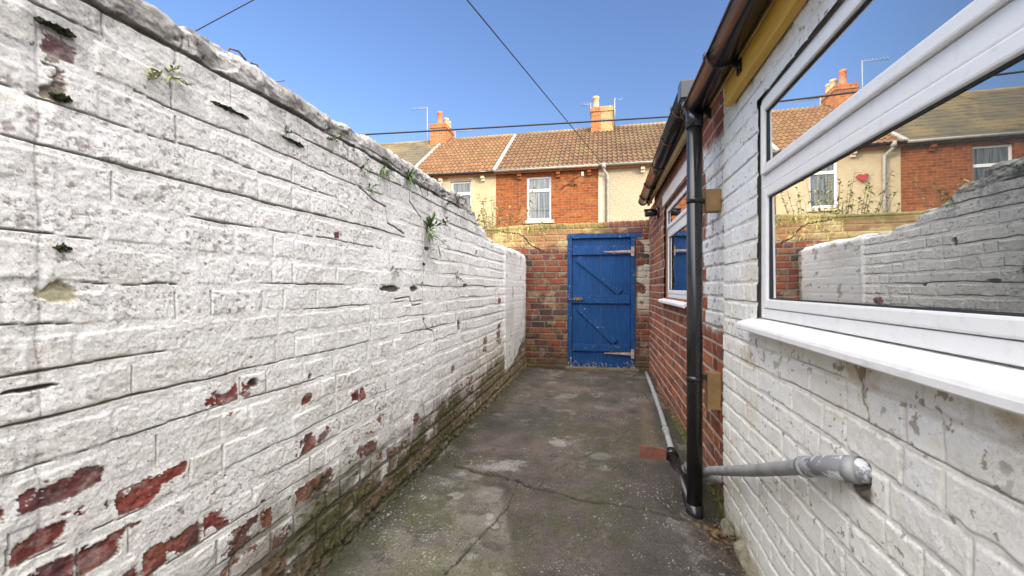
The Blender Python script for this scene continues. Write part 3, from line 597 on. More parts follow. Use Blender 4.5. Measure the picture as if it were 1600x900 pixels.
def red_wing():
    root = empty('brick_outhouse', (XR, 4.3, -1.3)); tag(root, 'red brick lean-to outhouse with white window beside the blue gate', 'outhouse')
    inv = Matrix.Translation((-XR, -4.3, 1.3))
    s = np.arange(YJ - 0.01, YG + 0.05, 0.0058); v = np.arange(-1.36, 1.20, 0.0042)
    S, z = np.meshgrid(s, v, indexing='ij')
    edges = [-1.36 + 0.0875 * k for k in range(31)]
    picks = [(0.27, 0.075, 0.035), (0.30, 0.09, 0.04), (0.23, 0.06, 0.035), (0.33, 0.11, 0.05), (0.25, 0.085, 0.055), (0.19, 0.055, 0.04)]
    H, C, face, f1, f2, L, rr = red_bricks(S, z, edges, 500, 2.0, YG + 0.2, [0.225, 0.222, 0.112], (0.40, 0.34, 0.26), picks, 0.012)
    n1 = fbm(S * 2, z * 2, 5, 511)
    C = mixc(C, (0.42, 0.30, 0.24), ss(0.2, 0.5, fbm(S * 5, z * 5, 5, 512)) * 0.25)
    # white paint that stops in a toothed edge
    tooth = 2.90 + 0.10 * (hsh(L[0], L[0] * 0, 520) - 0.5) * 2 + 0.02 * f1
    wm = ss(0.01, -0.01, S - tooth) * ss(-0.27, -0.20, z + 0.06 * f1 + 0.12 * (S - 2.6)) * ss(0.88, 0.80, z + 0.05 * f1 - 0.12 * (S - 2.6))
    wc = np.zeros_like(C) + np.array((0.72, 0.72, 0.70)); wc = mixc(wc, (0.36, 0.30, 0.22), (1 - face) * ss(-0.1, 0.2, fbm(S * 3, z * 4, 3, 521)) * 0.8); wc = mixc(wc, (0.2, 0.16, 0.14), ss(0.35, 0.45, fbm(S * 30, z * 30, 4, 522)) * 0.7)
    C = C + (wc - C) * wm[..., None]
    p2 = ss(0.025, 0.015, np.abs(z - 0.66 - 0.0 * S)) * ss(5.15, 5.1, S) * ss(4.78, 4.82, S); C = mixc(C, (0.62, 0.66, 0.66), p2 * ss(-0.2, 0.1, f1) * 0.8)
    ed = ss(0.05, 0.0, S - YJ - 0.012 * f1) * ss(-0.15, -0.3, z); C = mixc(C, (0.13, 0.085, 0.05), ed * 0.85)
    wet = ss(-0.95, -1.2, z + 0.08 * n1); C = mixc(C, (0.10, 0.07, 0.05), wet * 0.6); C = mixc(C, (0.11, 0.13, 0.03), ss(-1.08, -1.18, z + 0.06 * f1) * ss(4.6, 3.4, S) * 0.85); H = H + 0.01 * ss(-1.1, -1.18, z + 0.05 * f1) * (0.5 + f2)
    keep = ~((S > RWIN[0]) & (S < RWIN[1]) & (z > RWIN[2]) & (z < RWIN[3])) & ~((S > 5.56) & (z > 1.092)) & (z < 1.135)
    P = np.stack([XR - H - 0.006 * n1, S, z], -1)
    bx = [(XR + 0.014, XR + 0.22, a, b, c, d) for a, b, c, d in holed(YJ, YG + 0.03, -1.34, 1.135, [(RWIN[0] + .004, RWIN[1] - .004, RWIN[2] + .004, RWIN[3] - .004), (5.56, YG + 0.03, 1.088, 1.135)])]
    o = sheet('wall', P, C, M_RED, keep=keep, flip=True, extra=[(bx, (0.30, 0.13, 0.08))]); o.parent = root; o.matrix_parent_inverse = inv
    def pt(ob): ob.parent = root; ob.matrix_parent_inverse = inv; return ob
    # rear and roof
    pt(MB().box(XR + 0.221, 3.4, YG - 0.02, YG + 0.18, -1.34, 1.088).box(3.2, 3.4, YJ + 0.2, YG - 0.021, -1.34, 1.195).build('rear_wall', M_HB))
    pt(MB().extrude_y([(0.555, 1.120), (3.5, 1.92), (3.5, 1.99), (0.555, 1.150)], YJ + 0.0, 5.55, 0, False).build('roof', M_DARKROOF))
    pt(MB().box(XR - 0.075, XR - 0.05, YJ + 0.34, YG - 0.45, 1.06, 1.118).build('fascia', M_LATH))
    # gutter with brackets and stop end
    g = pt(gutter(0.515, 1.205, 0.056, 2.74, 5.68, -0.085))
    for y in (2.98, 3.5, 4.15, 4.85, 5.4):
        b = bracket(0.515, 1.205 - 0.085 * (y - 2.74) / 2.94, 0.0575, y, XR - 0.05); b.parent = g
    hp = MB().box(0.452, 0.580, 2.66, 2.752, 1.125, 1.235, 0.008).build('gutter_outlet', M_BLACK); hp.parent = g
    dp = MB().tube([(0.53, 2.70, 1.13), (0.53, 2.70, 1.04), (0.50, 2.62, 0.99), (0.49, 2.62, 0.985)], 0.031, 14).build('outlet_pipe', M_BLACK); dp.parent = g
    # lintel and window
    pt(MB().box(XR - 0.012, XR + 0.10, RWIN[0] - 0.12, RWIN[1] + 0.10, 0.873, 0.985, 0.004).build('lintel', M_SILL))
    make_window(root, inv, XR + 0.03, RWIN, 0.585, 1, (XR - 0.06, XR + 0.03))
def gutter(xc, ztop, r, y0, y1, dz, t=0.003):
    a = [math.pi + math.pi * k / 18 for k in range(19)]
    lip = [(xc + (r) * math.cos(q), ztop + r * math.sin(q)) for q in a]
    inn = [(xc + (r - t) * math.cos(q), ztop + (r - t) * math.sin(q)) for q in reversed(a)]
    m = MB().extrude_y(lip + inn, y0, y1, dz)
    for yy, dd in ((y0, 0), (y1, dz)):
        cap = [(xc + (r + 0.004) * math.cos(q), yy - 0.004, ztop + dd + (r + 0.004) * math.sin(q)) for q in a]
        m.poly(cap, (0, 0.008, 0))
    # rolled front bead
    m.tube([(xc - r, y0, ztop), (xc - r, y1, ztop + dz)], 0.006, 8); m.tube([(xc + r, y0, ztop), (xc + r, y1, ztop + dz)], 0.005, 8)
    return m.build('gutter', M_BLACK)
def bracket(xc, ztop, r, y, xw):
    a = [math.pi + math.pi * k / 14 for k in range(15)]
    prof = [(xc + (r + 0.004) * math.cos(q), ztop + (r + 0.004) * math.sin(q)) for q in a] + [(xc + r * math.cos(q), ztop + r * math.sin(q)) for q in reversed(a)]
    m = MB().extrude_y(prof, y - 0.017, y + 0.017, 0)
    m.box(xc - r - 0.012, xc - r + 0.006, y - 0.017, y + 0.017, ztop - 0.012, ztop + 0.010, 0.002)
    m.poly([(xc + r - 0.006, y - 0.006, ztop - 0.012), (xw, y - 0.006, ztop - 0.012), (xw, y - 0.006, ztop - 0.075), (xc + r * 0.6, y - 0.006, ztop - r * 0.86)], (0, 0.012, 0))
    m.box(xw - 0.008, xw, y - 0.022, y + 0.022, ztop - 0.095, ztop + 0.0)
    return m.build('gutter_bracket', M_BLACK)
def make_window(root, inv, xf, W, zt, side, sillx, near=False):
    """uPVC casement in the wall plane x = xf (its outer face); glass faces -X; zt = middle of the transom"""
    y0, y1, z0, z1 = W; D = 0.06
    fr = 0.032 if near else 0.03; sa = 0.036; tr = 0.026
    def P(ob, par): ob.parent = par; return ob
    w = empty('window', (xf, (y0 + y1) / 2, z0)); w.parent = root; w.matrix_parent_inverse = inv
    wi = Matrix.Translation((-xf, -(y0 + y1) / 2, -z0))
    def Q(ob): ob.parent = w; ob.matrix_parent_inverse = wi; return ob
    g = 0.003
    m = MB(); bv = 0.004
    m.box(xf, xf + D, y0 + g, y0 + fr, z0 + g, z1 - g, bv); m.box(xf, xf + D, y1 - fr, y1 - g, z0 + g, z1 - g, bv)
    m.box(xf, xf + D, y0 + fr + .0006, y1 - fr - .0006, z0 + g, z0 + fr + 0.01, bv); m.box(xf, xf + D, y0 + fr + .0006, y1 - fr - .0006, z1 - fr, z1 - g, bv)
    m.box(xf, xf + D, y0 + fr + .0006, y1 - fr - .0006, zt - tr, zt + tr, bv)
    Q(m.build('frame', M_UPVC))
    def sash(za, zb, proud):
        s = MB(); a = y0 + fr + .002; b = y1 - fr - .002; x0 = xf - proud; x1 = xf + 0.05
        # bevelled sash profile
        for (ya, yb, zc, zd) in ((a, a + sa, za, zb), (b - sa, b, za, zb), (a + sa + .0005, b - sa - .0005, za, za + sa), (a + sa + .0005, b - sa - .0005, zb - sa, zb)):
            s.box(x0, x1, ya, yb, zc, zd, 0.006)
        Q(s.build('sash', M_UPVC))
        k = MB(); e = 0.005
        for (ya, yb, zc, zd) in ((a + sa, a + sa + e, za + sa, zb - sa), (b - sa - e, b - sa, za + sa, zb - sa), (a + sa + e, b - sa - e, za + sa, za + sa + e), (a + sa + e, b - sa - e, zb - sa - e, zb - sa)):
            k.box(x0 + 0.011, x0 + 0.022, ya, yb, zc, zd)
        Q(k.build('gasket', M_GASKET))
        yc, zc_, hy, hz = (a + b) / 2, (za + zb) / 2, (b - a) / 2 - sa - 0.0005, (zb - za) / 2 - sa - 0.0005
        pn = MB().box(-0.004, 0.004, -hy, hy, -hz, hz).build('pane', M_GLASS)
        if near: pn.data.transform(Matrix.Rotation(R(PANE_TURN), 4, 'Z') @ Matrix.Rotation(R(PANE_LEAN), 4, 'Y'))   # the beads hold the pane slightly out of true
        pn.data.transform(Matrix.Translation((x0 + 0.021, yc, zc_))); Q(pn)
    sash(zt + tr + .002, z1 - fr - .002, 0.014); sash(z0 + fr + 0.012, zt - tr - .002, 0.004)
    sx0, sx1 = sillx
    prof = [(sx1 + 0.03, z0 - 0.002), (sx1 - 0.005, z0 - 0.002), (sx0 + 0.012, z0 - 0.018), (sx0 + 0.003, z0 - 0.024), (sx0, z0 - 0.032), (sx0, z0 - 0.046), (sx0 + 0.004, z0 - 0.050), (sx0 + 0.012, z0 - 0.050), (sx0 + 0.012, z0 - 0.040), (sx1 + 0.03, z0 - 0.034)]
    ye = 0.075 if near else 0.05
    Q(MB().extrude_y(prof, y0 - ye, y1 + ye, 0, False).build('sill', M_SILL))
red_wing()

def white_wing():
    root = empty('painted_extension', (XR, 1.2, -1.3)); tag(root, 'white painted brick extension with big window, ochre fascia and black gutter', 'house')
    inv = Matrix.Translation((-XR, -1.2, 1.3))
    def pt(ob): ob.parent = root; ob.matrix_parent_inverse = inv; return ob
    s = [-0.6]
    while s[-1] < YJ: 
        y = s[-1]; s.append(y + (0.012 if y < 0.35 else 0.0022 if y < 1.3 else 0.0032))
    s = np.array(s); s[-1] = YJ; v = np.arange(-1.38, 1.06, 0.0024)
    S, z = np.meshgrid(s, v, indexing='ij')
    edges = [-1.5] + [-1.405 + 0.0890 * k for k in range(30)]
    sw = S + 0.007 * fbm(S * 3, z * 4, 4, 701); zw = z + 0.007 * fbm(S * 2.2, z * 6, 4, 702)
    c, bi, ulo, uhi, dlo, dhi = layout(sw, zw, edges, 17, [0.215, 0.208, 0.11], -0.6, YJ)
    J = 0.011; r1 = hsh(c, bi, 703)
    d = np.minimum(np.minimum(ulo, uhi) - 0.003, np.minimum(dlo - J, dhi)) + 0.006 * fbm(S * 32, z * 32, 3, 700); face = ss(-0.002, 0.008, d)
    f0 = fbm(S * 1.3, z * 1.3, 3, 704); f1 = fbm(S * 9, z * 9, 5, 705); f2 = fbm(S * 40, z * 40, 4, 706); f3 = fbm(S * 130, z * 130, 2, 707)
    H = face * (0.0036 + 0.003 * (r1 - 0.5)) + 0.0028 * f1 + 0.0011 * f2 + 0.0004 * f3 + 0.006 * f0
    C = np.zeros(S.shape + (3,)) + np.array((0.73, 0.715, 0.665)); C = mixc(C, (0.76, 0.755, 0.73), ss(-0.2, 0.4, f1)); C = mixc(C, (0.74, 0.75, 0.75), ss(0.0, 0.4, z) * 0.7)
    C = mixc(C, (0.62, 0.57, 0.46), ss(0.1, 0.5, fbm(S * 3, z * 4, 5, 708)) * 0.5)
    st = fbm(S * 2.5 + c * 3.1, c * 5.7, 4, 709); ck = ss(0.0028, 0.001, np.abs(dlo - J)) * ss(-0.02, 0.25, st); cv = ss(0.003, 0.001, ulo) * ss(0.42, 0.7, hsh(c, bi, 710) + 0.4 * fbm(S * 8, z * 9, 3, 711)) * ss(J * .5, J, dlo)
    dk = np.maximum(ck * 0.8, cv * 0.8); C = mixc(C, (0.20, 0.165, 0.12), dk * 0.75); H = H - 0.006 * dk
    C = mixc(C, (0.50, 0.45, 0.36), (1 - face) * 0.35 * ss(-0.2, 0.3, f1))
    # stains below the sill, drips, pits
    under = ss(-0.45, -0.19, z + 0.08 * f1) * ss(-0.165, -0.19, z); C = mixc(C, (0.46, 0.36, 0.20), under * ss(0.02, 0.3, fbm(S * 5, z * 6, 5, 712)) * 0.7); C = mixc(C, (0.16, 0.12, 0.07), under * ss(0.38, 0.45, fbm(S * 26, z * 28, 5, 713)) * 0.7)
    C = mixc(C, (0.17, 0.13, 0.08), ss(0.50, 0.55, fbm(S * 45, z * 50, 5, 714)) * 0.7)
    d1 = polydist(S + 0.02 * f1, z + 0.01 * f2, [(1.24, -0.185), (1.20, -0.23), (1.185, -0.28), (1.16, -0.305), (1.165, -0.325)]); q = ss(0.007, 0.003, d1); C = mixc(C, (0.09, 0.06, 0.035), q * 0.85); H = H - 0.006 * q
    hl = np.abs(fbm(S * 5, z * 7, 4, 715)); hair = ss(0.010, 0.004, hl) * ss(0.15, 0.3, fbm(S * 2.2, z * 2.4, 3, 716)); C = mixc(C, (0.30, 0.26, 0.20), hair * 0.6)
    q = ss(0.055, 0.03, np.hypot(S - 1.19, (z + 0.487) * 1.3) + 0.02 * f1); C = mixc(C, (0.07, 0.05, 0.03), q * 0.9); H = H - 0.015 * ss(0.045, 0.03, np.hypot(S - 1.192, z + 0.455) + 0.01 * f1)
    # foot of the wall and the ragged joint with the red wing
    ft = ss(-1.02, -1.22, z + 0.08 * f1); C = mixc(C, (0.30, 0.26, 0.16), ft * 0.5); C = mixc(C, (0.09, 0.10, 0.03), ss(-1.12, -1.22, z + 0.06 * f1) * 0.7)
    je = ss(YJ - 0.02 - 0.012 * f1, YJ, S); C = mixc(C, (0.16, 0.11, 0.07), je * 0.8); H = H - 0.012 * je
    # loose top course and mortar fillet under the fascia
    up = ss(0.83, 0.86, z + 0.01 * f1); C = mixc(C, (0.55, 0.52, 0.45), up * 0.5); H = H + 0.006 * up * f1
    keep = ~((S > WIN[0]) & (S < WIN[1]) & (z > WIN[2] - 0.03) & (z < WIN[3]))
    XW = XR - 0.010 + (YJ - S) * WA
    P = np.stack([XW - H, S, z], -1)
    bx = [(XR + 0.022, XR + 0.24, a, b, cc, dd) for a, b, cc, dd in holed(-0.6, YJ - 0.005, -1.36, 1.145, [(WIN[0] + .004, WIN[1] - .004, WIN[2] - 0.026, WIN[3] - .004)])]
    V0 = sheet('wall', P, C, M_CREAMWALL, keep=keep, flip=True, extra=[(bx, (0.62, 0.60, 0.55))])
    n = len(V0.data.vertices) - len(bx) * 8
    for w in list(V0.data.vertices)[n:]: w.co.x += (YJ - w.co.y) * WA
    pt(V0)
    pt(MB().box(XR + 0.06, XR + 0.25, -6.0, -0.605, -1.34, 1.14).box(XR + 0.32, 3.4, YJ - 0.2, YJ - 0.01, -1.34, 1.25).box(3.2, 3.4, -6.0, YJ - 0.21, -1.34, 1.05).build('rear_wall', M_HB))  # first box: unseen wall run added to stop sun passing under the roof
    pt(MB().extrude_y([(0.535, 1.075), (3.3, 2.78), (3.3, 2.88), (0.535, 1.125)], -6.0, YJ - 0.03, 0, False).build('roof', M_DARKROOF))  # unseen above the gutter; pitch raised so it shades the left yard wall
    pt(MB().box(XR - 0.062, XR - 0.028, -0.6, 2.235, 0.882, 1.07, 0.003).build('fascia', M_OCHRE))
    pt(MB().box(XR - 0.074, XR - 0.065, -0.6, 2.70, 0.985, 1.012).build('soffit_batten', M_LATH))
    pt(MB().box(XR - 0.0735, XR - 0.064, -0.6, 2.4, 1.015, 1.07).build('eaves_felt', M_DARKROOF))
    g = pt(gutter(0.508, 1.020, 0.060, -0.6, 2.60, 0.0))
    for y in (0.55, 1.25, 1.99, 2.50): bracket(0.508, 1.020, 0.0615, y, XR - 0.063).parent = g
    # downpipe
    px, py = 0.500, 2.500
    d = MB().tube([(px, py, 0.965), (px, py, -1.30)], 0.041, 20).tube([(px, py, 0.975), (px, py, 0.885)], 0.046, 20)
    d.tube([(px, py, -1.19), (px, py, -1.33)], 0.046, 20)
    dp = pt(d.build('downpipe', M_BLACK))
    for zc in (0.485, -0.50):
        b = MB().tube([(px, py, zc - 0.014), (px, py, zc + 0.014)], 0.0445, 20).box(px + 0.035, XR - 0.075, py + 0.03, py + 0.045, zc - 0.014, zc + 0.014, 0.002).tube([(px + 0.052, py + 0.02, zc), (px + 0.052, py + 0.055, zc)], 0.007, 8).build('pipe_clip', M_BLACK); b.parent = dp
    # timber packing blocks the clips are screwed to
    pt(MB().box(XR - 0.085, XR - 0.004, py + 0.012, py + 0.09, 0.425, 0.548, 0.004).build('packing_block', M_BLOCK))
    pt(MB().box(XR - 0.075, XR - 0.004, py + 0.012, py + 0.085, -0.675, -0.47, 0.004).build('packing_block', M_BLOCK))
    Wn = (WIN[0], WIN[1], WIN[2], WIN[3])
    make_window(root, inv, XR + 0.012, Wn, 0.428, 1, (XR - 0.062, XR + 0.012), True)
    # the window follows the wall's slight swing
    win = [o for o in root.children if o.name.startswith('window')][0]
    win.rotation_euler = (0, 0, math.atan(WA))
    win.location.x += (YJ - (WIN[0] + WIN[1]) / 2) * WA - 0.010
white_wing()

# ------------------------------------------------------------------ gate
def gate():
    root = empty('yard_gate', (0, YG, FZ)); tag(root, 'blue ledged and braced timber gate with worn paint in the end wall', 'gate')
    def pt(ob, par=root): ob.parent = par; ob.matrix_parent_inverse = Matrix.Translation((0, -YG, -FZ)) if par is root else Matrix.Identity(4); return ob
    x0, x1, zt, zb = -0.485, 0.448, 0.768, -1.165; fw = 0.056
    def worn(name, amt):
        m, t, b = newmat(name); tc = N(t, 'ShaderNodeTexCoord'); mp = N(t, 'ShaderNodeMapping'); mp.inputs['Scale'].default_value = (6, 6, 1.2); t.links.new(tc.outputs['Object'], mp.inputs[0])
        n0 = noise(t, mp.outputs[0], 5, 4); cr = N(t, 'ShaderNodeValToRGB'); cr.color_ramp.elements[0].position = .3; cr.color_ramp.elements[1].position = .7
        cr.color_ramp.elements[0].color = (0.0035, 0.034, 0.120, 1); cr.color_ramp.elements[1].color = (0.007, 0.058, 0.18, 1); t.links.new(n0.outputs['Fac'], cr.inputs[0])
        n1 = noise(t, tc.outputs['Object'], 26, 6, 0.7)
        sx = N(t, 'ShaderNodeSeparateXYZ'); t.links.new(tc.outputs['Object'], sx.inputs[0])
        mr = N(t, 'ShaderNodeMapRange'); mr.inputs['From Min'].default_value = -0.95; mr.inputs['From Max'].default_value = -1.13; mr.inputs['To Min'].default_value = 0; mr.inputs['To Max'].default_value = 0.17; t.links.new(sx.outputs[2], mr.inputs[0])
        ad = N(t, 'ShaderNodeMath', operation='ADD'); t.links.new(n1.outputs['Fac'], ad.inputs[0]); t.links.new(mr.outputs[0], ad.inputs[1])
        th = N(t, 'ShaderNodeMapRange'); th.inputs['From Min'].default_value = 0.69 - amt; th.inputs['From Max'].default_value = 0.72 - amt; t.links.new(ad.outputs[0], th.inputs[0])
        n3 = noise(t, tc.outputs['Object'], 40, 3); c2 = N(t, 'ShaderNodeValToRGB'); c2.color_ramp.elements[0].position = .42; c2.color_ramp.elements[1].position = .58
        c2.color_ramp.elements[0].color = (0.055, 0.045, 0.05, 1); c2.color_ramp.elements[1].color = (0.36, 0.32, 0.27, 1); t.links.new(n3.outputs['Fac'], c2.inputs[0])
        mx = N(t, 'ShaderNodeMix', data_type='RGBA'); t.links.new(th.outputs[0], mx.inputs[0]); t.links.new(cr.outputs[0], mx.inputs[6]); t.links.new(c2.outputs[0], mx.inputs[7]); t.links.new(mx.outputs[2], b.inputs['Base Color'])
        b.inputs['Roughness'].default_value = 0.6; b.inputs['Specular IOR Level'].default_value = 0.2
        bp = N(t, 'ShaderNodeBump'); bp.inputs['Strength'].default_value = 0.3; bp.inputs['Distance'].default_value = 0.004; t.links.new(n0.outputs['Fac'], bp.inputs['Height']); t.links.new(bp.outputs[0], b.inputs['Normal'])
        return m
    MA, MBr = worn('worn_blue_boards', 0.0), worn('worn_blue_ledges', 0.085)
    yf = YG - 0.012
    f = MB().box(x0, x0 + fw, yf, YG + 0.09, zb, zt - fw, 0.004).box(x1 - fw, x1, yf, YG + 0.09, zb, zt - fw, 0.004).box(x0 - 0.01, x1 + 0.09, yf - 0.004, YG + 0.09, zt - fw + 0.001, zt + 0.004, 0.004)
    f.box(x0 + fw - 0.012, x0 + fw + 0.018, YG + 0.046, YG + 0.085, zb, zt - fw).box(x1 - fw - 0.018, x1 - fw + 0.012, YG + 0.046, YG + 0.085, zb, zt - fw).box(x0 + fw + 0.019, x1 - fw - 0.019, YG + 0.046, YG + 0.085, zt - fw - 0.022, zt - fw + 0.012)
    pt(f.build('gate_frame', MBr))
    b = MB(); n = 8; a0, a1 = x0 + fw + 0.003, x1 - fw - 0.003; w = (a1 - a0) / n
    for k in range(n): b.box(a0 + k * w + 0.0002, a0 + (k + 1) * w - 0.0002, YG + 0.022, YG + 0.044, zb + 0.02 + 0.006 * (k % 3), zt - fw - 0.008, 0.0022)
    pt(b.build('boards', MA))
    def led(z0, z1): pt(MB().box(a0 + 0.004, a1 - 0.006, YG - 0.008, YG + 0.0215, z0, z1, 0.004).build('ledge', MBr))
    led(0.475, 0.60); led(-0.22, -0.10); led(-0.905, -0.805)
    def brace(p, q, hw=0.05):
        d = (Vector((q[0], 0, q[1])) - Vector((p[0], 0, p[1]))).normalized(); nn = Vector((-d.z, 0, d.x)) * hw
        A = Vector((p[0], YG - 0.006, p[1])); B = Vector((q[0], YG - 0.006, q[1]))
        pt(MB().poly([A + nn, B + nn, B - nn, A - nn], (0, 0.0275, 0)).build('brace', MBr))
    brace((a0 + 0.085, 0.43), (a1 - 0.14, -0.06)); brace((a0 + 0.085, -0.265), (a1 - 0.21, -0.765))
    for zc in (0.515, -0.925):
        L = 0.36
        h = MB().poly([(a1 + 0.012, YG - 0.0145, zc + 0.020), (a1 + 0.012, YG - 0.0145, zc - 0.020), (a1 - L, YG - 0.0145, zc - 0.006), (a1 - L, YG - 0.0145, zc + 0.006)], (0, 0.0055, 0))
        h.box(a1 + 0.006, a1 + 0.050, YG - 0.026, YG - 0.0155, zc - 0.065, zc + 0.065, 0.002).tube([(a1 + 0.012, YG - 0.016, zc - 0.05), (a1 + 0.012, YG - 0.016, zc + 0.05)], 0.008, 8)
        for kx in (0.06, 0.15, 0.24): h.tube([(a1 - kx, YG - 0.018, zc), (a1 - kx, YG - 0.013, zc)], 0.006, 8)
        pt(h.build('hinge', M_HINGE))
    bo = MB().tube([(x0 + 0.005, YG - 0.024, -0.165), (x0 + 0.23, YG - 0.024, -0.165)], 0.008, 10).box(x0 + 0.09, x0 + 0.20, YG - 0.014, YG - 0.0085, -0.195, -0.135, 0.002)
    for kx in (0.025, 0.10, 0.15, 0.19): bo.tube([(x0 + kx, YG - 0.030, -0.185), (x0 + kx, YG - 0.030, -0.145)], 0.009, 8)
    bo.tube([(x0 + 0.13, YG - 0.024, -0.165), (x0 + 0.13, YG - 0.05, -0.175)], 0.006, 8)
    pt(bo.build('bolt', M_IRON))
    st = MB().box(-0.52, 0.50, YG - 0.115, YG - 0.016, -1.205, -1.128, 0.008).build('threshold', M_OLDWOOD); tag(st, 'mossy timber threshold lying at the foot of the blue gate', 'threshold')
gate()

# ------------------------------------------------------------------ pipes on the ground and small fittings
def pipes():
    r = empty('waste_pipe', (0.5, 2.6, -1.17)); inv = Matrix.Translation((-0.5, -2.6, 1.17)); tag(r, 'grey waste pipe sloping out of the white wall, silver tape round its elbow', 'pipe')
    def pt(o): o.parent = r; o.matrix_parent_inverse = inv; return o
    el = [(0.660, 1.185, -0.446), (0.612, 1.193, -0.448), (0.593, 1.225, -0.457), (0.583, 1.27, -0.474)]
    run = [(0.583, 1.27, -0.474), (0.574, 1.37, -0.516), (0.567, 1.75, -0.688), (0.565, 2.1, -0.838), (0.564, 2.45, -0.985), (0.545, 2.70, -1.13), (0.505, 2.90, -1.165)]
    pt(MB().tube(run, 0.0225, 16).build('pipe', M_GREYPVC))
    pt(MB().tube(el + [(0.5745, 1.362, -0.513)], [0.029, 0.029, 0.0295, 0.029, 0.027], 16).build('taped_elbow', M_TAPE))
    pt(MB().tube([(0.618, 1.192, -0.448), (0.600, 1.212, -0.453)], 0.033, 16).build('collar', M_GREYPVC))
    pt(MB().tube([(0.5752, 1.355, -0.510), (0.5735, 1.378, -0.519)], 0.0295, 16).build('collar', M_GREYPVC))
    p2 = MB().tube([(0.69, 2.52, -1.04), (0.60, 2.54, -1.055), (0.555, 2.62, -1.08), (0.52, 2.80, -1.115)], 0.029, 14).tube([(0.655, 2.52, -1.045), (0.625, 2.528, -1.05)], 0.035, 14).build('branch_pipe', M_GREYPVC)
    tag(p2, 'short thick grey pipe stub leaving the wall low down behind the black downpipe', 'pipe')
    g = MB().tube([(0.585, 6.02, -1.155), (0.575, 5.6, -1.15), (0.555, 4.8, -1.155), (0.53, 4.1, -1.155), (0.50, 3.5, -1.155), (0.475, 3.05, -1.15)], 0.022, 14).tube([(0.555, 4.80, -1.155), (0.552, 4.72, -1.155)], 0.028, 14).tube([(0.508, 3.66, -1.155), (0.503, 3.58, -1.155)], 0.028, 14).build('ground_pipe', M_GREYPVC)
    tag(g, 'long pale grey pipe lying along the foot of the red brick wall', 'pipe')
    b = MB().tube([(0.463, 3.06, -1.135), (0.478, 2.80, -1.185), (0.497, 2.56, -1.245)], 0.036, 16).tube([(0.463, 3.075, -1.134), (0.463, 3.0, -1.138)], 0.042, 16).build('drain_pipe', M_BLACK)
    tag(b, 'short black pipe lying on the concrete at the foot of the downpipe', 'pipe')
    t = MB().box(-0.085, 0.085, -0.014, 0.014, 0, 0.085, 0.004).build('terracotta_slab', M_TERRA); t.location = (0.335, 3.0, -1.165); t.rotation_euler = (R(-8), R(3), R(-6))
    tag(t, 'broken terracotta slab standing on edge beside the black ground pipe', 'slab')
    # security light
    l = empty('security_light', (XR, 5.13, 0.87)); tag(l, 'small black bulkhead lamp on the red brick wall below the far gutter', 'lamp'); li = Matrix.Translation((-XR, -5.13, -0.87))
    for nm, mb in (('back_plate', MB().tube([(XR - 0.004, 5.13, 0.87), (XR - 0.03, 5.13, 0.87)], 0.065, 18)), ('lamp_head', MB().tube([(XR - 0.028, 5.13, 0.872), (XR - 0.07, 5.13, 0.875), (XR - 0.16, 5.13, 0.868)], [0.035, 0.045, 0.042], 14).box(XR - 0.17, XR - 0.08, 5.085, 5.175, 0.895, 0.912, 0.004))):
        o = mb.build(nm, M_BLACK); o.parent = l; o.matrix_parent_inverse = li
    c = MB().tube([(XR - 0.02, 5.2, 0.86), (XR - 0.05, 5.55, 0.80), (XR - 0.04, 5.8, 0.86), (XR - 0.02, 5.95, 0.80), (XR - 0.018, 5.97, 0.4), (XR - 0.022, 5.99, -0.1), (XR - 0.02, 6.0, -0.6)], 0.0035, 6).build('lamp_cable', M_GREYWIRE)
    tag(c, 'thin pale cable looping from the bulkhead lamp down the brick corner', 'cable')
    # blue paint cap / tin on the sill is not there; a wire hook pair on the coping
    h = MB().tube([(-1.17, 1.12, 0.72), (-1.165, 1.13, 0.765), (-1.16, 1.16, 0.772), (-1.155, 1.185, 0.755)], 0.0035, 6).tube([(-1.16, 1.20, 0.72), (-1.155, 1.205, 0.757), (-1.15, 1.225, 0.76), (-1.15, 1.245, 0.735)], 0.0035, 6).build('wire_hook', M_IRON)
    tag(h, 'bent iron wire hook sticking out of the coping of the whitewashed wall', 'hook')
    tw = MB().tube([(-1.2, 1.33, 0.70), (-1.2, 1.36, 0.77), (-1.2, 1.41, 0.80)], 0.002, 5).build('dry_twig', M_STEM); tag(tw, 'thin dry twig standing up from the wall coping against the sky', 'twig')
pipes()

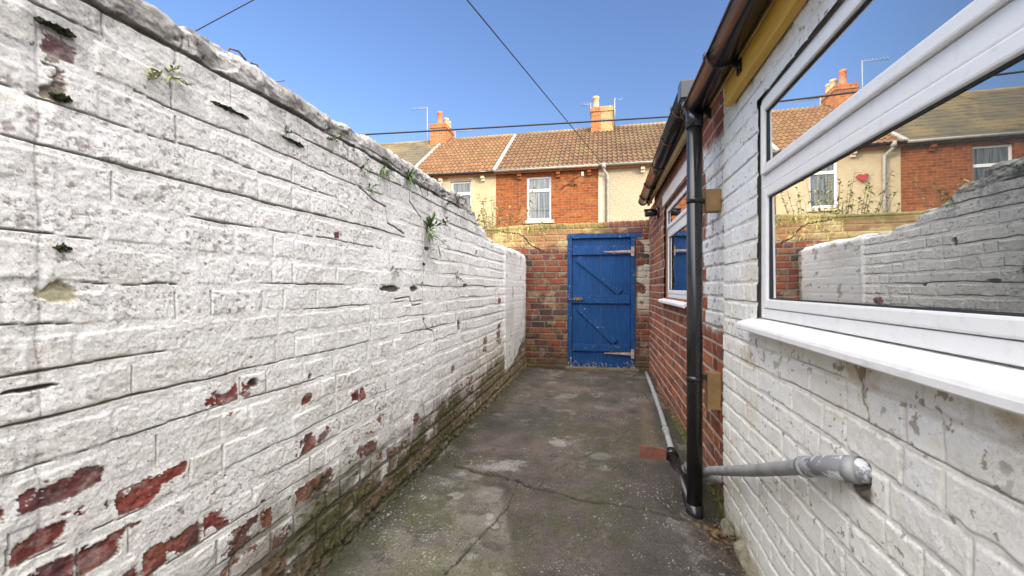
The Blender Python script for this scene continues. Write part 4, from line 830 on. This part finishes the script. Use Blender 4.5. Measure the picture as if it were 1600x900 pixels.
def rubble():
    rnd = random.Random(8)
    for k, (x, y, sx, sy, sz, lab) in enumerate([(0.615, 2.02, 0.035, 0.11, 0.045, 'long pale rubble stone wedged against the foot of the white wall'), (0.63, 1.72, 0.035, 0.06, 0.035, 'small pale rubble stone nearest the camera by the white wall'), (0.61, 2.27, 0.03, 0.05, 0.035, 'mossy rubble stone in the corner right of the downpipe foot')]):
        bm = bmesh.new(); bmesh.ops.create_icosphere(bm, subdivisions=3, radius=1)
        for v in bm.verts:
            n = math.sin(v.co.x * 3 + k) * 0.12 + math.sin(v.co.y * 4.1 + 2 * k) * 0.1 + math.sin(v.co.z * 5 + k) * 0.1 + rnd.uniform(-0.04, 0.04)
            p = Vector([math.copysign(abs(c) ** 0.7, c) for c in v.co]) * (1 + n); v.co = Vector((p.x * sx, p.y * sy, p.z * sz))
        me = bpy.data.meshes.new('rubble_stone'); bm.to_mesh(me); bm.free(); me.materials.append(M_STONE)
        o = bpy.data.objects.new('rubble_stone', me); COL.objects.link(o); o.location = (x, y, -1.20); o.rotation_euler = (0.2, 0.1, rnd.uniform(-.2, .2)); tag(o, lab, 'stone', 'rubble stones at the foot of the white wall')
    V = []; F = []
    for k in range(170):
        x = rnd.gauss(0.555, 0.05); y = rnd.gauss(2.22, 0.16); x = min(x, 0.63); z = float(floor_z(np.array(x), np.array(y))) + 0.018 + rnd.random() * 0.012; a = rnd.random() * 6.28; L = rnd.uniform(0.008, 0.02)
        if k >= 90:
            x = XL + 0.03 + abs(rnd.gauss(0, 0.05)); y = rnd.uniform(1.3, 6.0); L *= 0.75; z = float(floor_z(np.array(x), np.array(y))) + 0.014
        d = Vector((math.cos(a), math.sin(a), rnd.uniform(-.4, .4))) * L; e = Vector((-math.sin(a), math.cos(a), rnd.uniform(-.4, .4))) * L * 0.5; b = len(V); p = Vector((x, y, z))
        V += [p - d, p + e, p + d, p - e]; F.append([b, b + 1, b + 2, b + 3])
    o = link_mesh('leaf_litter', V, F, M_DEADLEAF); tag(o, kind='stuff')
rubble()

# ------------------------------------------------------------------ weeds
def leaf(V, F, p, d, L, w, droop, n=4):
    d = Vector(d).normalized(); side = d.cross(Vector((0, 0, 1)));
    if side.length < 0.1: side = Vector((0, 1, 0))
    side.normalize(); b = len(V); p = Vector(p)
    for i in range(n + 1):
        t = i / n; ww = w * math.sin(math.pi * min(0.97, 0.12 + 0.85 * t)) if i < n else 0.0008
        q = p + d * (L * t) + Vector((0, 0, -droop * L * t * t))
        V += [q - side * ww / 2, q + side * ww / 2 + Vector((0, 0, 0.0))]
    for i in range(n): F.append([b + 2 * i, b + 2 * i + 1, b + 2 * i + 3, b + 2 * i + 2])
def weed(y, z, size, n, label, seed, kind='leafy', x=XL + 0.006, mat=None):
    rnd = random.Random(seed); V = []; F = []
    if kind == 'moss':
        bm = bmesh.new(); bmesh.ops.create_icosphere(bm, subdivisions=5, radius=1)
        for v in bm.verts:
            c = v.co; k = 1 + 0.45 * math.sin(c.y * 9 + seed) * math.cos(c.z * 5 + seed) + 0.2 * math.sin(c.y * 23 + c.x * 7) + rnd.uniform(-0.16, 0.16)
            taper = 0.35 + 0.65 * abs(math.cos(c.y * 2.2 + seed * 0.7))
            v.co = Vector((c.x * 0.009 * k, c.y * size * 0.5, c.z * 0.0075 * k * taper))
        me = bpy.data.meshes.new('moss_tuft'); bm.to_mesh(me); bm.free(); me.materials.append(M_MOSS)
        o = bpy.data.objects.new('moss_tuft', me); COL.objects.link(o); o.location = (x - 0.002, y, z)
        return tag(o, label, 'moss', 'moss tufts in the whitewashed wall')
    if kind == 'grass':
        for k in range(n * 2):
            d = (rnd.uniform(0.2, 0.7), math.sin(rnd.uniform(-1.4, 1.4)) * 0.8, rnd.uniform(0.5, 1.3))
            leaf(V, F, Vector((x - 0.01, y + rnd.uniform(-.08, .08) * size, z)), d, size * rnd.uniform(0.4, 1.1), size * 0.035, rnd.uniform(0.4, 1.3), 6)
    else:
        for k in range(max(3, n // 7)):
            if kind == 'leafy': d = Vector((rnd.uniform(0.25, 0.9), rnd.uniform(-0.9, 0.9), rnd.uniform(-0.25, 1.2))).normalized(); L = size * rnd.uniform(0.45, 0.9); dr = rnd.uniform(0.1, 0.5)
            else: d = Vector((rnd.uniform(0.2, 0.5), rnd.uniform(-1, 1), rnd.uniform(-0.3, 0.5))).normalized(); L = size * rnd.uniform(0.5, 1.0); dr = 0.4
            p0 = Vector((x - 0.012, y + rnd.uniform(-.04, .04) * size, z)); st = lambda q: p0 + d * (L * q) + Vector((0, 0, -dr * L * q * q))
            leaf(V, F, p0, d, L, 0.004, dr, 5)
            for i in range(9):
                q = rnd.uniform(0.2, 1.0); ll = size * rnd.uniform(0.13, 0.26) * (1.25 - 0.5 * q) + 0.006
                leaf(V, F, st(q), (d + Vector((rnd.uniform(-.7, .7), rnd.uniform(-1.1, 1.1), rnd.uniform(-.6, .9)))), ll, ll * 0.30, rnd.uniform(0.1, 0.7), 3)
    o = link_mesh('wall_weed' if mat is None else 'creeping_weed', V, F, mat or M_LEAF); o.data.polygons.foreach_set('use_smooth', np.ones(len(F), bool))
    return tag(o, label, 'weed', 'weeds rooted in the whitewashed wall')
weed(2.53, 0.36, 0.24, 90, 'largest leafy weed growing from the stepped crack of the whitewashed wall', 3)
weed(2.095, 0.10, 0.085, 14, 'small upright weed above the missing mortar slot in the white wall', 4)
weed(3.05, 0.09, 0.10, 14, 'pale little weed farthest right on the face of the white wall', 5)
weed(1.78, 0.535, 0.10, 18, 'leafy weed just under the coping, left of two grassy tufts', 6)
weed(1.86, 0.47, 0.11, 22, 'weed with spreading leaves hanging below the grassy tufts', 7)
weed(1.97, 0.575, 0.15, 16, 'arching grass tuft under the coping in front of the slate roof', 8, 'grass')
weed(2.27, 0.62, 0.20, 18, 'long bladed grass tuft nearest the top of the wall below the chimney', 9, 'grass')
weed(1.31, 0.545, 0.06, 12, 'tiny weed in the joint at the middle of the upper wall', 10)
weed(0.88, 0.55, 0.07, 40, 'yellow green creeping weed under the coping, leftmost green one', 11, 'creep', mat=M_LEAFY)
weed(0.652, 0.534, 0.07, 90, 'dark moss tuft above the purple bare brick at top left', 12, 'moss')
weed(0.66, 0.395, 0.04, 50, 'dark moss tuft at the left below the hollow in the wall', 13, 'moss')
weed(0.662, 0.083, 0.035, 50, 'dark moss tuft in the joint at far left, lowest of the tufts', 14, 'moss')
weed(1.07, 0.535, 0.14, 120, 'long dark moss tuft in the black joint under the coping', 15, 'moss')
weed(1.33, 0.53, 0.12, 80, 'dark moss tuft in the joint beside the tiny upper weed', 16, 'moss')
weed(2.47, 0.15, 0.04, 40, 'small dark moss tuft in the crack below the largest weed', 17, 'moss')
weed(3.10, 0.66, 0.13, 30, 'leafy weed hanging over the coping just before the wall drops', 21)
weed(3.62, 0.585, 0.12, 30, 'low weed on the broken step of the wall top nearest the gate', 22)
weed(1.52, 0.60, 0.09, 22, 'small weed in the coping joint above the middle of the white wall', 23)
weed(2.85, 0.60, 0.12, 26, 'low weed near the broken end of the coping', 18)

def shrub(name, x, y, z0, z1, spread, n, seed, label, leafc, cat='shrub', Lr=(0.06, 0.12)):
    rnd = random.Random(seed); root = empty(name, (x, y, z0)); tag(root, label, cat)
    st = MB(); V = []; F = []
    for k in range(n):
        a = rnd.uniform(0, 6.28); rr = spread * math.sqrt(rnd.random()); h = (z1 - z0) * rnd.uniform(0.6, 1.0)
        p0 = Vector((rnd.uniform(-.05, .05), rnd.uniform(-.05, .05), 0)); p2 = Vector((math.cos(a) * rr, math.sin(a) * rr * 0.6, h)); p1 = p0.lerp(p2, 0.5) + Vector((rnd.uniform(-.05, .05), rnd.uniform(-.05, .05), h * 0.12))
        pts = [p0.lerp(p1, t).lerp(p1.lerp(p2, t), t) for t in (0, .25, .5, .75, 1)]
        st.tube(pts, [0.009, 0.007, 0.006, 0.004, 0.002], 6)
        for i in range(30):
            t = rnd.uniform(0.4, 1); q = p0.lerp(p1, t).lerp(p1.lerp(p2, t), t)
            leaf(V, F, q, (rnd.uniform(-1, 1), rnd.uniform(-1, 1), rnd.uniform(-.1, .9)), rnd.uniform(*Lr), 0.028, 0.5)
    s = st.build('stems', M_STEM, root); l = link_mesh('foliage', V, F, leafc, root)
shrub('buddleia_bush', -1.75, 6.75, -1.3, 1.62, 0.85, 80, 4, 'straggly yellow green bush rising behind the end of the white wall', M_LEAFY)
shrub('buddleia_bush', -2.9, 5.7, -1.3, 1.25, 1.0, 60, 9, 'wide leafy bush in the next yard, seen in the window reflection', M_LEAFY, Lr=(0.07, 0.14))
def cap_growth():
    rnd = random.Random(77)
    for x, lab in ((-1.42, 'dry yellow creeper draped on the wall top left of the lit corner'), (-0.98, 'thin yellow creeper on the sunlit wall top nearer the gate')):
        V = []; F = []
        for k in range(46):
            p = Vector((x + rnd.gauss(0, 0.14), YG - 0.012 - rnd.random() * 0.03, 0.92 - abs(rnd.gauss(0, 0.16)))); leaf(V, F, p, (rnd.uniform(-1, 1), -rnd.uniform(0.1, .6), rnd.uniform(-.7, .6)), rnd.uniform(0.03, 0.07), 0.012, 0.6)
        o = link_mesh('creeper', V, F, M_LEAFY); tag(o, lab, 'creeper', 'creepers on the end wall')
cap_growth()

# ------------------------------------------------------------------ the terrace across the lane
YF, ZE = 14.0, 3.98; YR, ZR = 17.4, 6.36
def roof_sheet(name, x0, x1, kind, seed, root, inv):
    L = math.hypot(YR - YF + 0.2, ZR - ZE + 0.14); tw, rl = 0.16, 0.335
    us = np.arange(x0, x1 + 0.001, tw / 10 if kind != 'slate' else 0.06); us[-1] = x1
    rows = int(L / rl) + 1; vs = []
    for k in range(rows): vs += [k * rl + t * rl for t in (0, 0.04, 0.3, 0.6, 0.97)]
    vs = np.array([q for q in vs if q <= L] + [L])
    U, Vv = np.meshgrid(us, vs, indexing='ij'); row = np.floor(Vv / rl + 1e-6); colm = np.floor(U / tw)
    fr = Vv / rl - row
    r1 = hsh(colm, row, seed); n1 = fbm(U * 1.2, Vv * 1.2, 5, seed + 1); n2 = fbm(U * 9, Vv * 9, 3, seed + 2)
    if kind == 'slate':
        H = 0.012 * (1 - fr) + 0.01 * n1; C = np.zeros(U.shape + (3,)) + np.array((0.105, 0.085, 0.05)); C = mixc(C, (0.17, 0.125, 0.055), ss(-0.1, 0.4, n1 + 0.4 * n2)); C = mixc(C, (0.06, 0.05, 0.035), ss(0.1, 0.5, fbm(U * 3, Vv * 3, 4, seed + 3)) * 0.6)
    else:
        w = U / tw - colm; prof = np.where(w < 0.5, np.sin(w * 2 * math.pi), -0.18 * np.sin((w - .5) * 2 * math.pi)); H = 0.042 * prof + 0.040 * (1 - fr)
        base = {'orange': ((0.205, 0.110, 0.050), (0.145, 0.074, 0.033)), 'brown': ((0.165, 0.09, 0.043), (0.10, 0.055, 0.03)), 'dark': ((0.145, 0.083, 0.042), (0.09, 0.052, 0.03))}[kind]
        C = np.zeros(U.shape + (3,)) + np.array(base[0]); C = mixc(C, base[1], r1); C = mixc(C, (0.15, 0.115, 0.05), ss(0.15, 0.5, n1) * 0.5)
        C = mixc(C, (0.30, 0.22, 0.13), ss(0.2, 0.0, fr) * ss(0.3, 0.9, prof) * (0.5 if kind != 'orange' else 0.15))
    sl = np.array((0, YR - YF + 0.2, ZR - ZE + 0.14)) / L; nn = np.array((0, -sl[2], sl[1]))
    P = np.array((0, YF - 0.2, ZE - 0.06)) + U[..., None] * np.array((1, 0, 0)) + Vv[..., None] * sl + H[..., None] * nn
    ex = []
    o = sheet(name, P, C, M_TILE, flip=False, smooth=False); o.parent = root; o.matrix_parent_inverse = inv
    # rear slope and ridge
    rr = MB().poly([(x0, YF - 0.15, ZE - 0.09), (x1, YF - 0.15, ZE - 0.09), (x1, YR, ZR + 0.05), (x0, YR, ZR + 0.05)], (0, 0.01, -0.05)).poly([(x0, YR + 0.001, ZR + 0.05), (x1, YR + 0.001, ZR + 0.05), (x1, YR + 3.4, ZE), (x0, YR + 3.4, ZE)], (0, 0.01, -0.05)).build('rear_slope', M_SLATE if kind == 'slate' else M_POT); rr.parent = o
    rd = MB().tube([(x0, YR, ZR + 0.055), (x1, YR, ZR + 0.055)], 0.085, 12).build('ridge', plain('ridge_tile_' + kind, (0.26, 0.19, 0.085), (0.18, 0.13, 0.06), 0.9, 4)); rd.parent = o
    return o
def far_window(root, inv, x0, x1, z0, z1, mid, inner):
    w = empty('window', (x0, YF, z0)); w.parent = root; w.matrix_parent_inverse = inv; wi = Matrix.Translation((-x0, -YF, -z0))
    def Q(o): o.parent = w; o.matrix_parent_inverse = wi
    f = 0.065; y0, y1 = YF + 0.09, YF + 0.16
    m = MB().box(x0 + .003, x0 + f, y0, y1, z0, z1, .006).box(x1 - f, x1 - .003, y0, y1, z0, z1, .006).box(x0 + f, x1 - f, y0 + .002, y1, z0, z0 + f + .02, .006).box(x0 + f, x1 - f, y0 + .002, y1, z1 - f, z1, .006)
    if mid: m.box(x0 + f, x1 - f, y0 - 0.004, y1, mid - 0.045, mid + 0.045, .006)
    Q(m.build('frame', M_UPVC))
    Q(MB().box(x0 + f, x1 - f, YF + 0.125, YF + 0.133, z0 + f, z1 - f).build('pane', M_FARGLASS))
    cw = MB(); n = 40
    for k in range(n):
        a = x0 + f + (x1 - x0 - 2 * f) * k / n; b = x0 + f + (x1 - x0 - 2 * f) * (k + 1) / n; d = 0.02 * math.sin(k * 1.3)
        cw.box(a, b, YF + 0.068 + 0.0, YF + 0.0745, z0 + f + 0.02, z1 - f if not mid else mid - 0.05)
    Q(MB().box(x0 - 0.10, x1 + 0.10, YF - 0.07, YF + 0.09, z0 - 0.10, z0 - 0.003, .008).build('sill', M_CREAMTRIM))
    cw.bm.free()
def glazed(name, inner):
    """window glass with the curtain that shows through it drawn in the pane"""
    m, t, b = newmat(name); tc = N(t, 'ShaderNodeTexCoord'); mp = N(t, 'ShaderNodeMapping'); mp.inputs['Scale'].default_value = (9, 1, 0.4) if inner == 'curtain' else (0.2, 1, 9); t.links.new(tc.outputs['Object'], mp.inputs[0])
    n = noise(t, mp.outputs[0], 2.2, 3); cr = N(t, 'ShaderNodeValToRGB'); cr.color_ramp.elements[0].position = .40; cr.color_ramp.elements[1].position = .62
    cr.color_ramp.elements[0].color = (0.02, 0.035, 0.042, 1); cr.color_ramp.elements[1].color = (0.20, 0.195, 0.15, 1); t.links.new(n.outputs['Fac'], cr.inputs[0]); t.links.new(cr.outputs[0], b.inputs['Base Color'])
    b.inputs['Roughness'].default_value = 0.03; b.inputs['Specular IOR Level'].default_value = 1.0; b.inputs['Coat Weight'].default_value = 1.0
    return m
M_FARGLASS = glazed('curtained_glass', 'curtain')

def chimney(root, inv, x0, x1, y0, y1, zb, zt, mats, pots):
    """mats: list of (x-from, x-to, material)"""
    first = None
    m = MB()
    for (a, b, mt) in mats:
        m = MB().box(a, b, y0, y1, zb, zt - 0.20).box(a - 0.03 if a == x0 else a, b + 0.03 if b == x1 else b, y0 - 0.03, y1 + 0.03, zt - 0.1995, zt - 0.06).box(a, b, y0, y1, zt - 0.0595, zt)
        o = m.build('chimney', mt); o.parent = root; o.matrix_parent_inverse = inv
        first = first or o
    fl = MB().poly([(x0 - 0.06, y0 - 0.04, zb + 0.0), (x1 + 0.06, y0 - 0.04, zb + 0.0), (x1 + 0.06, y0 - 0.04, zb + 0.36), (x0 - 0.06, y0 - 0.04, zb + 0.36)], (0, 0.0395, 0)).build('flashing', M_FLASH); fl.parent = first
    for (px, py, h, r, mt) in pots:
        p = MB().tube([(px, py, zt - 0.02), (px, py, zt + 0.04), (px, py, zt + 0.07), (px, py, zt + h - 0.10), (px, py, zt + h - 0.08), (px, py, zt + h)], [r * 1.3, r * 1.25, r, r * 0.88, r * 1.05, r * 1.0], 16).build('chimney_pot', mt); p.parent = first
def house(name, label, x0, x1, wallm, roofk, seed, wins, guttm, corbels, verge=None, chim=None, pipe_x=None, trim=None):
    root = empty(name, ((x0 + x1) / 2, YF, -1.3)); inv = Matrix.Translation((-(x0 + x1) / 2, -YF, 1.3)); tag(root, label, 'house', 'terraced houses across the back lane')
    def pt(o): o.parent = root; o.matrix_parent_inverse = inv; return o
    bx = [(a, b, YF, YF + 0.24, c, d) for a, b, c, d in holed(x0, x1 - 0.002, -1.34, ZE - 0.06, [(w[0], w[1], w[2], w[3]) for w in wins])]
    m = MB()
    for q in bx: m.box(*q)
    pt(m.build('wall', wallm))
    pt(MB().box(x0 + 0.003, x1 - 0.006, YF + 5.0, YF + 5.2, -1.34, ZE - 0.3).box(x0 + 0.003, x0 + 0.1, YF + 0.245, YF + 4.995, -1.34, ZE - 0.3).build('rear_wall', wallm))
    roof_sheet('roof', x0, x1 - 0.002, roofk, seed, root, inv)
    g = pt(MB().extrude_y([(0, 0)] * 0 + [(-0.06, 0), (-0.052, -0.04), (-0.02, -0.062), (0.02, -0.062), (0.052, -0.04), (0.06, 0)], 0, 1).build('gutter', guttm))
    g.data.transform(Matrix.Scale(x1 - x0 - 0.004, 4, (0, 1, 0))); g.data.transform(Matrix.Rotation(-math.pi / 2, 4, 'Z')); g.data.transform(Matrix.Translation((x0, YF - 0.24, ZE - 0.035)))
    for cx in corbels:
        pt(MB().box(cx - 0.06, cx + 0.06, YF - 0.16, YF - 0.001, ZE - 0.245, ZE - 0.165, 0.008).box(cx - 0.06, cx + 0.06, YF - 0.10, YF - 0.001, ZE - 0.325, ZE - 0.247, 0.008).build('corbel', trim or M_HB))
    for w in wins:
        far_window(root, inv, w[0], w[1], w[2], w[3], w[4], w[5])
        am = MB(); nn = 9; cxm = (w[0] + w[1]) / 2; ww = (w[1] - w[0]) / 2 + 0.09
        for k in range(nn):
            t0 = -1 + 2 * k / nn; t1 = -1 + 2 * (k + 1) / nn; za = w[3] + 0.006 + 0.05 * (1 - t0 * t0); zb_ = w[3] + 0.006 + 0.05 * (1 - t1 * t1)
            am.poly([(cxm + t0 * ww + .003, YF - 0.018, za), (cxm + t1 * ww - .003, YF - 0.018, zb_), (cxm + t1 * ww - .003, YF - 0.018, zb_ + 0.15), (cxm + t0 * ww + .003, YF - 0.018, za + 0.15)], (0, 0.0175, 0))
        pt(am.build('arch', trim or M_HB))
    if verge is not None:
        pt(MB().poly([(verge - 0.06, YF - 0.24, ZE + 0.02), (verge + 0.06, YF - 0.24, ZE + 0.02), (verge + 0.06, YR, ZR + 0.13), (verge - 0.06, YR, ZR + 0.13)], (0, 0.02, -0.10)).build('verge_mortar', M_FLASH))
    if pipe_x is not None:
        pt(MB().tube([(pipe_x - 0.12, YF - 0.24, ZE - 0.09), (pipe_x - 0.12, YF - 0.2, ZE - 0.2), (pipe_x, YF - 0.07, ZE - 0.36), (pipe_x, YF - 0.07, -1.2)], 0.05, 12).tube([(pipe_x - 0.12, YF - 0.24, ZE - 0.02), (pipe_x - 0.12, YF - 0.24, ZE - 0.16)], 0.075, 12).build('downpipe', M_GUT))
    if chim: chimney(root, inv, *chim)
    return root
X1, X2, X3 = -6.72, -3.55, -0.12
M_CREAMB = plain('cream_painted_wall', (0.56, 0.47, 0.31), (0.48, 0.39, 0.24), 0.9, 3, bump=0.2, dist=0.01)
house('terraced_house', 'brick terraced house with mossy slate roof, farthest left beyond the chimney stack', -10.2, X1, M_HB, 'slate', 900, [(-9.3, -8.35, 2.25, 3.74, 3.2, 'blind')], M_GUT, [-9.8, -7.4], trim=M_HB)
house('terraced_house', 'brick terraced house with mossy slate roof, seen only in the window reflection', -13.8, -10.204, M_HB, 'slate', 910, [(-12.6, -11.7, 2.25, 3.74, 3.2, 'blind')], M_GUT, [-13.2, -11], trim=M_HB)
house('terraced_house', 'cream rendered terraced house with bright orange tiled roof and red pot chimney', X1, X2, M_CREAM, 'orange', 920, [(-5.20, -4.44, 2.25, 3.72, 3.3, 'curtain')], M_BLACK, [-5.52, -4.0], verge=X1,
      chim=(-7.20, -6.50, 16.95, 17.95, 5.5, 7.02, [(-7.20, -6.50, M_CB)], [(-6.86, 17.2, 0.58, 0.115, M_POT), (-6.72, 17.55, 0.42, 0.12, M_BUFF), (-6.70, 17.8, 0.38, 0.12, M_BUFF)]), pipe_x=-6.3, trim=M_CREAMTRIM)
house('terraced_house', 'orange brick terraced house with a white framed window above the end wall', X2, X3, M_HB, 'brown', 930, [(-2.49, -1.66, 2.26, 3.74, 3.28, 'curtain')], M_GUT, [-2.72, -1.42, -0.42], verge=X2,
      chim=(-0.43, 0.42, 16.9, 17.7, 5.6, 7.12, [(-0.43, -0.062, M_CB), (-0.06, 0.42, M_RB)], [(-0.25, 17.2, 0.50, 0.13, M_BUFF)]), trim=M_HB)
house('terraced_house', 'pebbledashed terraced house with brown tiled roof, right of the orange brick one', X3, 3.5, M_PEBBLE, 'dark', 940, [(1.85, 2.7, 2.26, 3.74, 3.28, 'curtain')], M_GUT, [1.25], pipe_x=0.16, trim=M_CREAMTRIM)
#house('terraced_house', 'terraced house at the right end, hidden behind the outhouse roof', 3.504, 7.2, M_HB, 'dark', 950, [(4.6, 5.4, 2.26, 3.74, 3.28, 'curtain')], M_GUT, [5.9], trim=M_HB)
# smooth cream pilaster strip between brick and pebbledash
def facade_bits():
    hs = [o for o in COL.objects if o.get('label', '').startswith('pebbledashed')][0]
    p = MB().box(X3 + 0.001, X3 + 0.20, YF - 0.012, YF - 0.001, -1.3, ZE - 0.13).build('pilaster_strip', M_CREAMTRIM); p.parent = hs; p.matrix_parent_inverse = Matrix.Translation((-(X3 + 3.5) / 2, -YF, 1.3))
    sb = MB().tube([(-0.62, YF - 0.001, 3.72), (-0.62, YF - 0.22, 3.70), (-0.62, YF - 0.26, 3.62)], 0.018, 8).box(-0.66, -0.58, YF - 0.32, YF - 0.24, 3.58, 3.72, .01).build('wall_bracket', M_GUT); tag(sb, 'grey cable bracket under the eaves at the right of the orange brick front', 'bracket')
    v = MB().tube([(-1.25, YF - 0.02, 3.36), (-1.05, YF - 0.05, 3.42), (-0.95, YF - 0.03, 3.36)], 0.012, 6).tube([(-1.25, YF - 0.02, 3.36), (-1.3, YF - 0.05, 3.28)], 0.012, 6).tube([(-0.9, YF - 0.03, 3.40), (-0.8, YF - 0.06, 3.36)], 0.02, 6).build('wall_cable', M_WIRE); tag(v, 'loose black cable stubs on the orange brick front beside the window', 'cable')
    n = 16; pts = [(0.13 * math.sin(t) ** 3, 0.0, 0.115 * math.cos(t) - 0.045 * math.cos(2 * t) - 0.02 * math.cos(3 * t) - 0.01 * math.cos(4 * t)) for t in [2 * math.pi * k / 24 for k in range(24)]]
    h = MB().poly(pts, (0, 0.06, 0)).build('heart_ornament', M_REDFAB); h.location = (-5.75, YF - 0.09, 3.05); h.scale = (1.1, 1, 1.0); tag(h, 'red heart shaped ornament hung on the cream house wall', 'ornament')
facade_bits()

def aerials():
    def yagi(name, label, x, y, z0, z1, dx, n, boom, el, flip=1):
        r = empty(name, (x, y, z0)); tag(r, label, 'aerial', 'tv aerials on the terrace roofs')
        m = MB().tube([(0, 0, 0), (0, 0, z1 - z0)], 0.022, 8).build('mast', M_ALU, r)
        b = MB().tube([(0.04 * dx, 0, z1 - z0 - 0.04), (boom * dx, 0, z1 - z0 - 0.06)], 0.012, 6)
        for k in range(n):
            t = 0.12 + 0.88 * k / max(1, n - 1); b.tube([(boom * dx * t, -el, z1 - z0 - 0.045), (boom * dx * t, el, z1 - z0 - 0.045)], 0.007, 5); b.tube([(boom * dx * t, 0, z1 - z0 - 0.11), (boom * dx * t, 0, z1 - z0 + 0.04)], 0.007, 5)
        b.build('boom', M_ALU, r)
    yagi('tv_aerial', 'tall thin aerial mast left of the red pot chimney, arm pointing left', -7.36, 17.0, 5.6, 7.78, -1, 7, 0.75, 0.04)
    yagi('tv_aerial', 'low comb shaped aerial right of the red pot chimney', -6.28, 17.5, 6.2, 6.86, 1, 9, 0.85, 0.07)
    yagi('tv_aerial', 'aerial pole strapped to the right side of the two tone chimney', 0.47, 16.86, 6.3, 7.35, 1, 2, 0.28, 0.03)
    yagi('tv_aerial', 'little spiky aerial left of the buff pot on the two tone chimney', -0.45, 17.1, 7.0, 7.36, -1, 4, 0.36, 0.1)
aerials()

def cables():
    def cab(name, label, a, b, sag, r, mat=M_WIRE):
        a, b = Vector(a), Vector(b); pts = [a.lerp(b, t) + Vector((0, 0, -sag * 4 * t * (1 - t))) for t in [k / 40 for k in range(41)]]
        o = MB().tube(pts, r, 8).build(name, mat); tag(o, label, 'cable', 'overhead cables')
    cab('overhead_cable', 'thick black cable strung level across in front of the terrace roofs', (-16, 9.0, 3.98), (10, 9.0, 3.36), 0.12, 0.02)
    cab('overhead_cable', 'black cable slanting down from overhead to the orange brick eaves', (-5.76, -8.0, 5.20), (-0.05, YF - 0.25, 4.02), 0.0, 0.011)
    cab('overhead_cable', 'thin cable crossing the top left corner of the sky', (-9.5, 5.0, 2.52), (0.5, 5.0, 5.66), 0.0, 0.007)
    cab('overhead_cable', 'thin pale wire running down from the eaves across the pebbledash', (-0.12, YF - 0.12, 3.78), (2.3, YF - 0.4, 1.3), 0.05, 0.008, M_GREYWIRE)
cables()
bpy.context.view_layer.update()
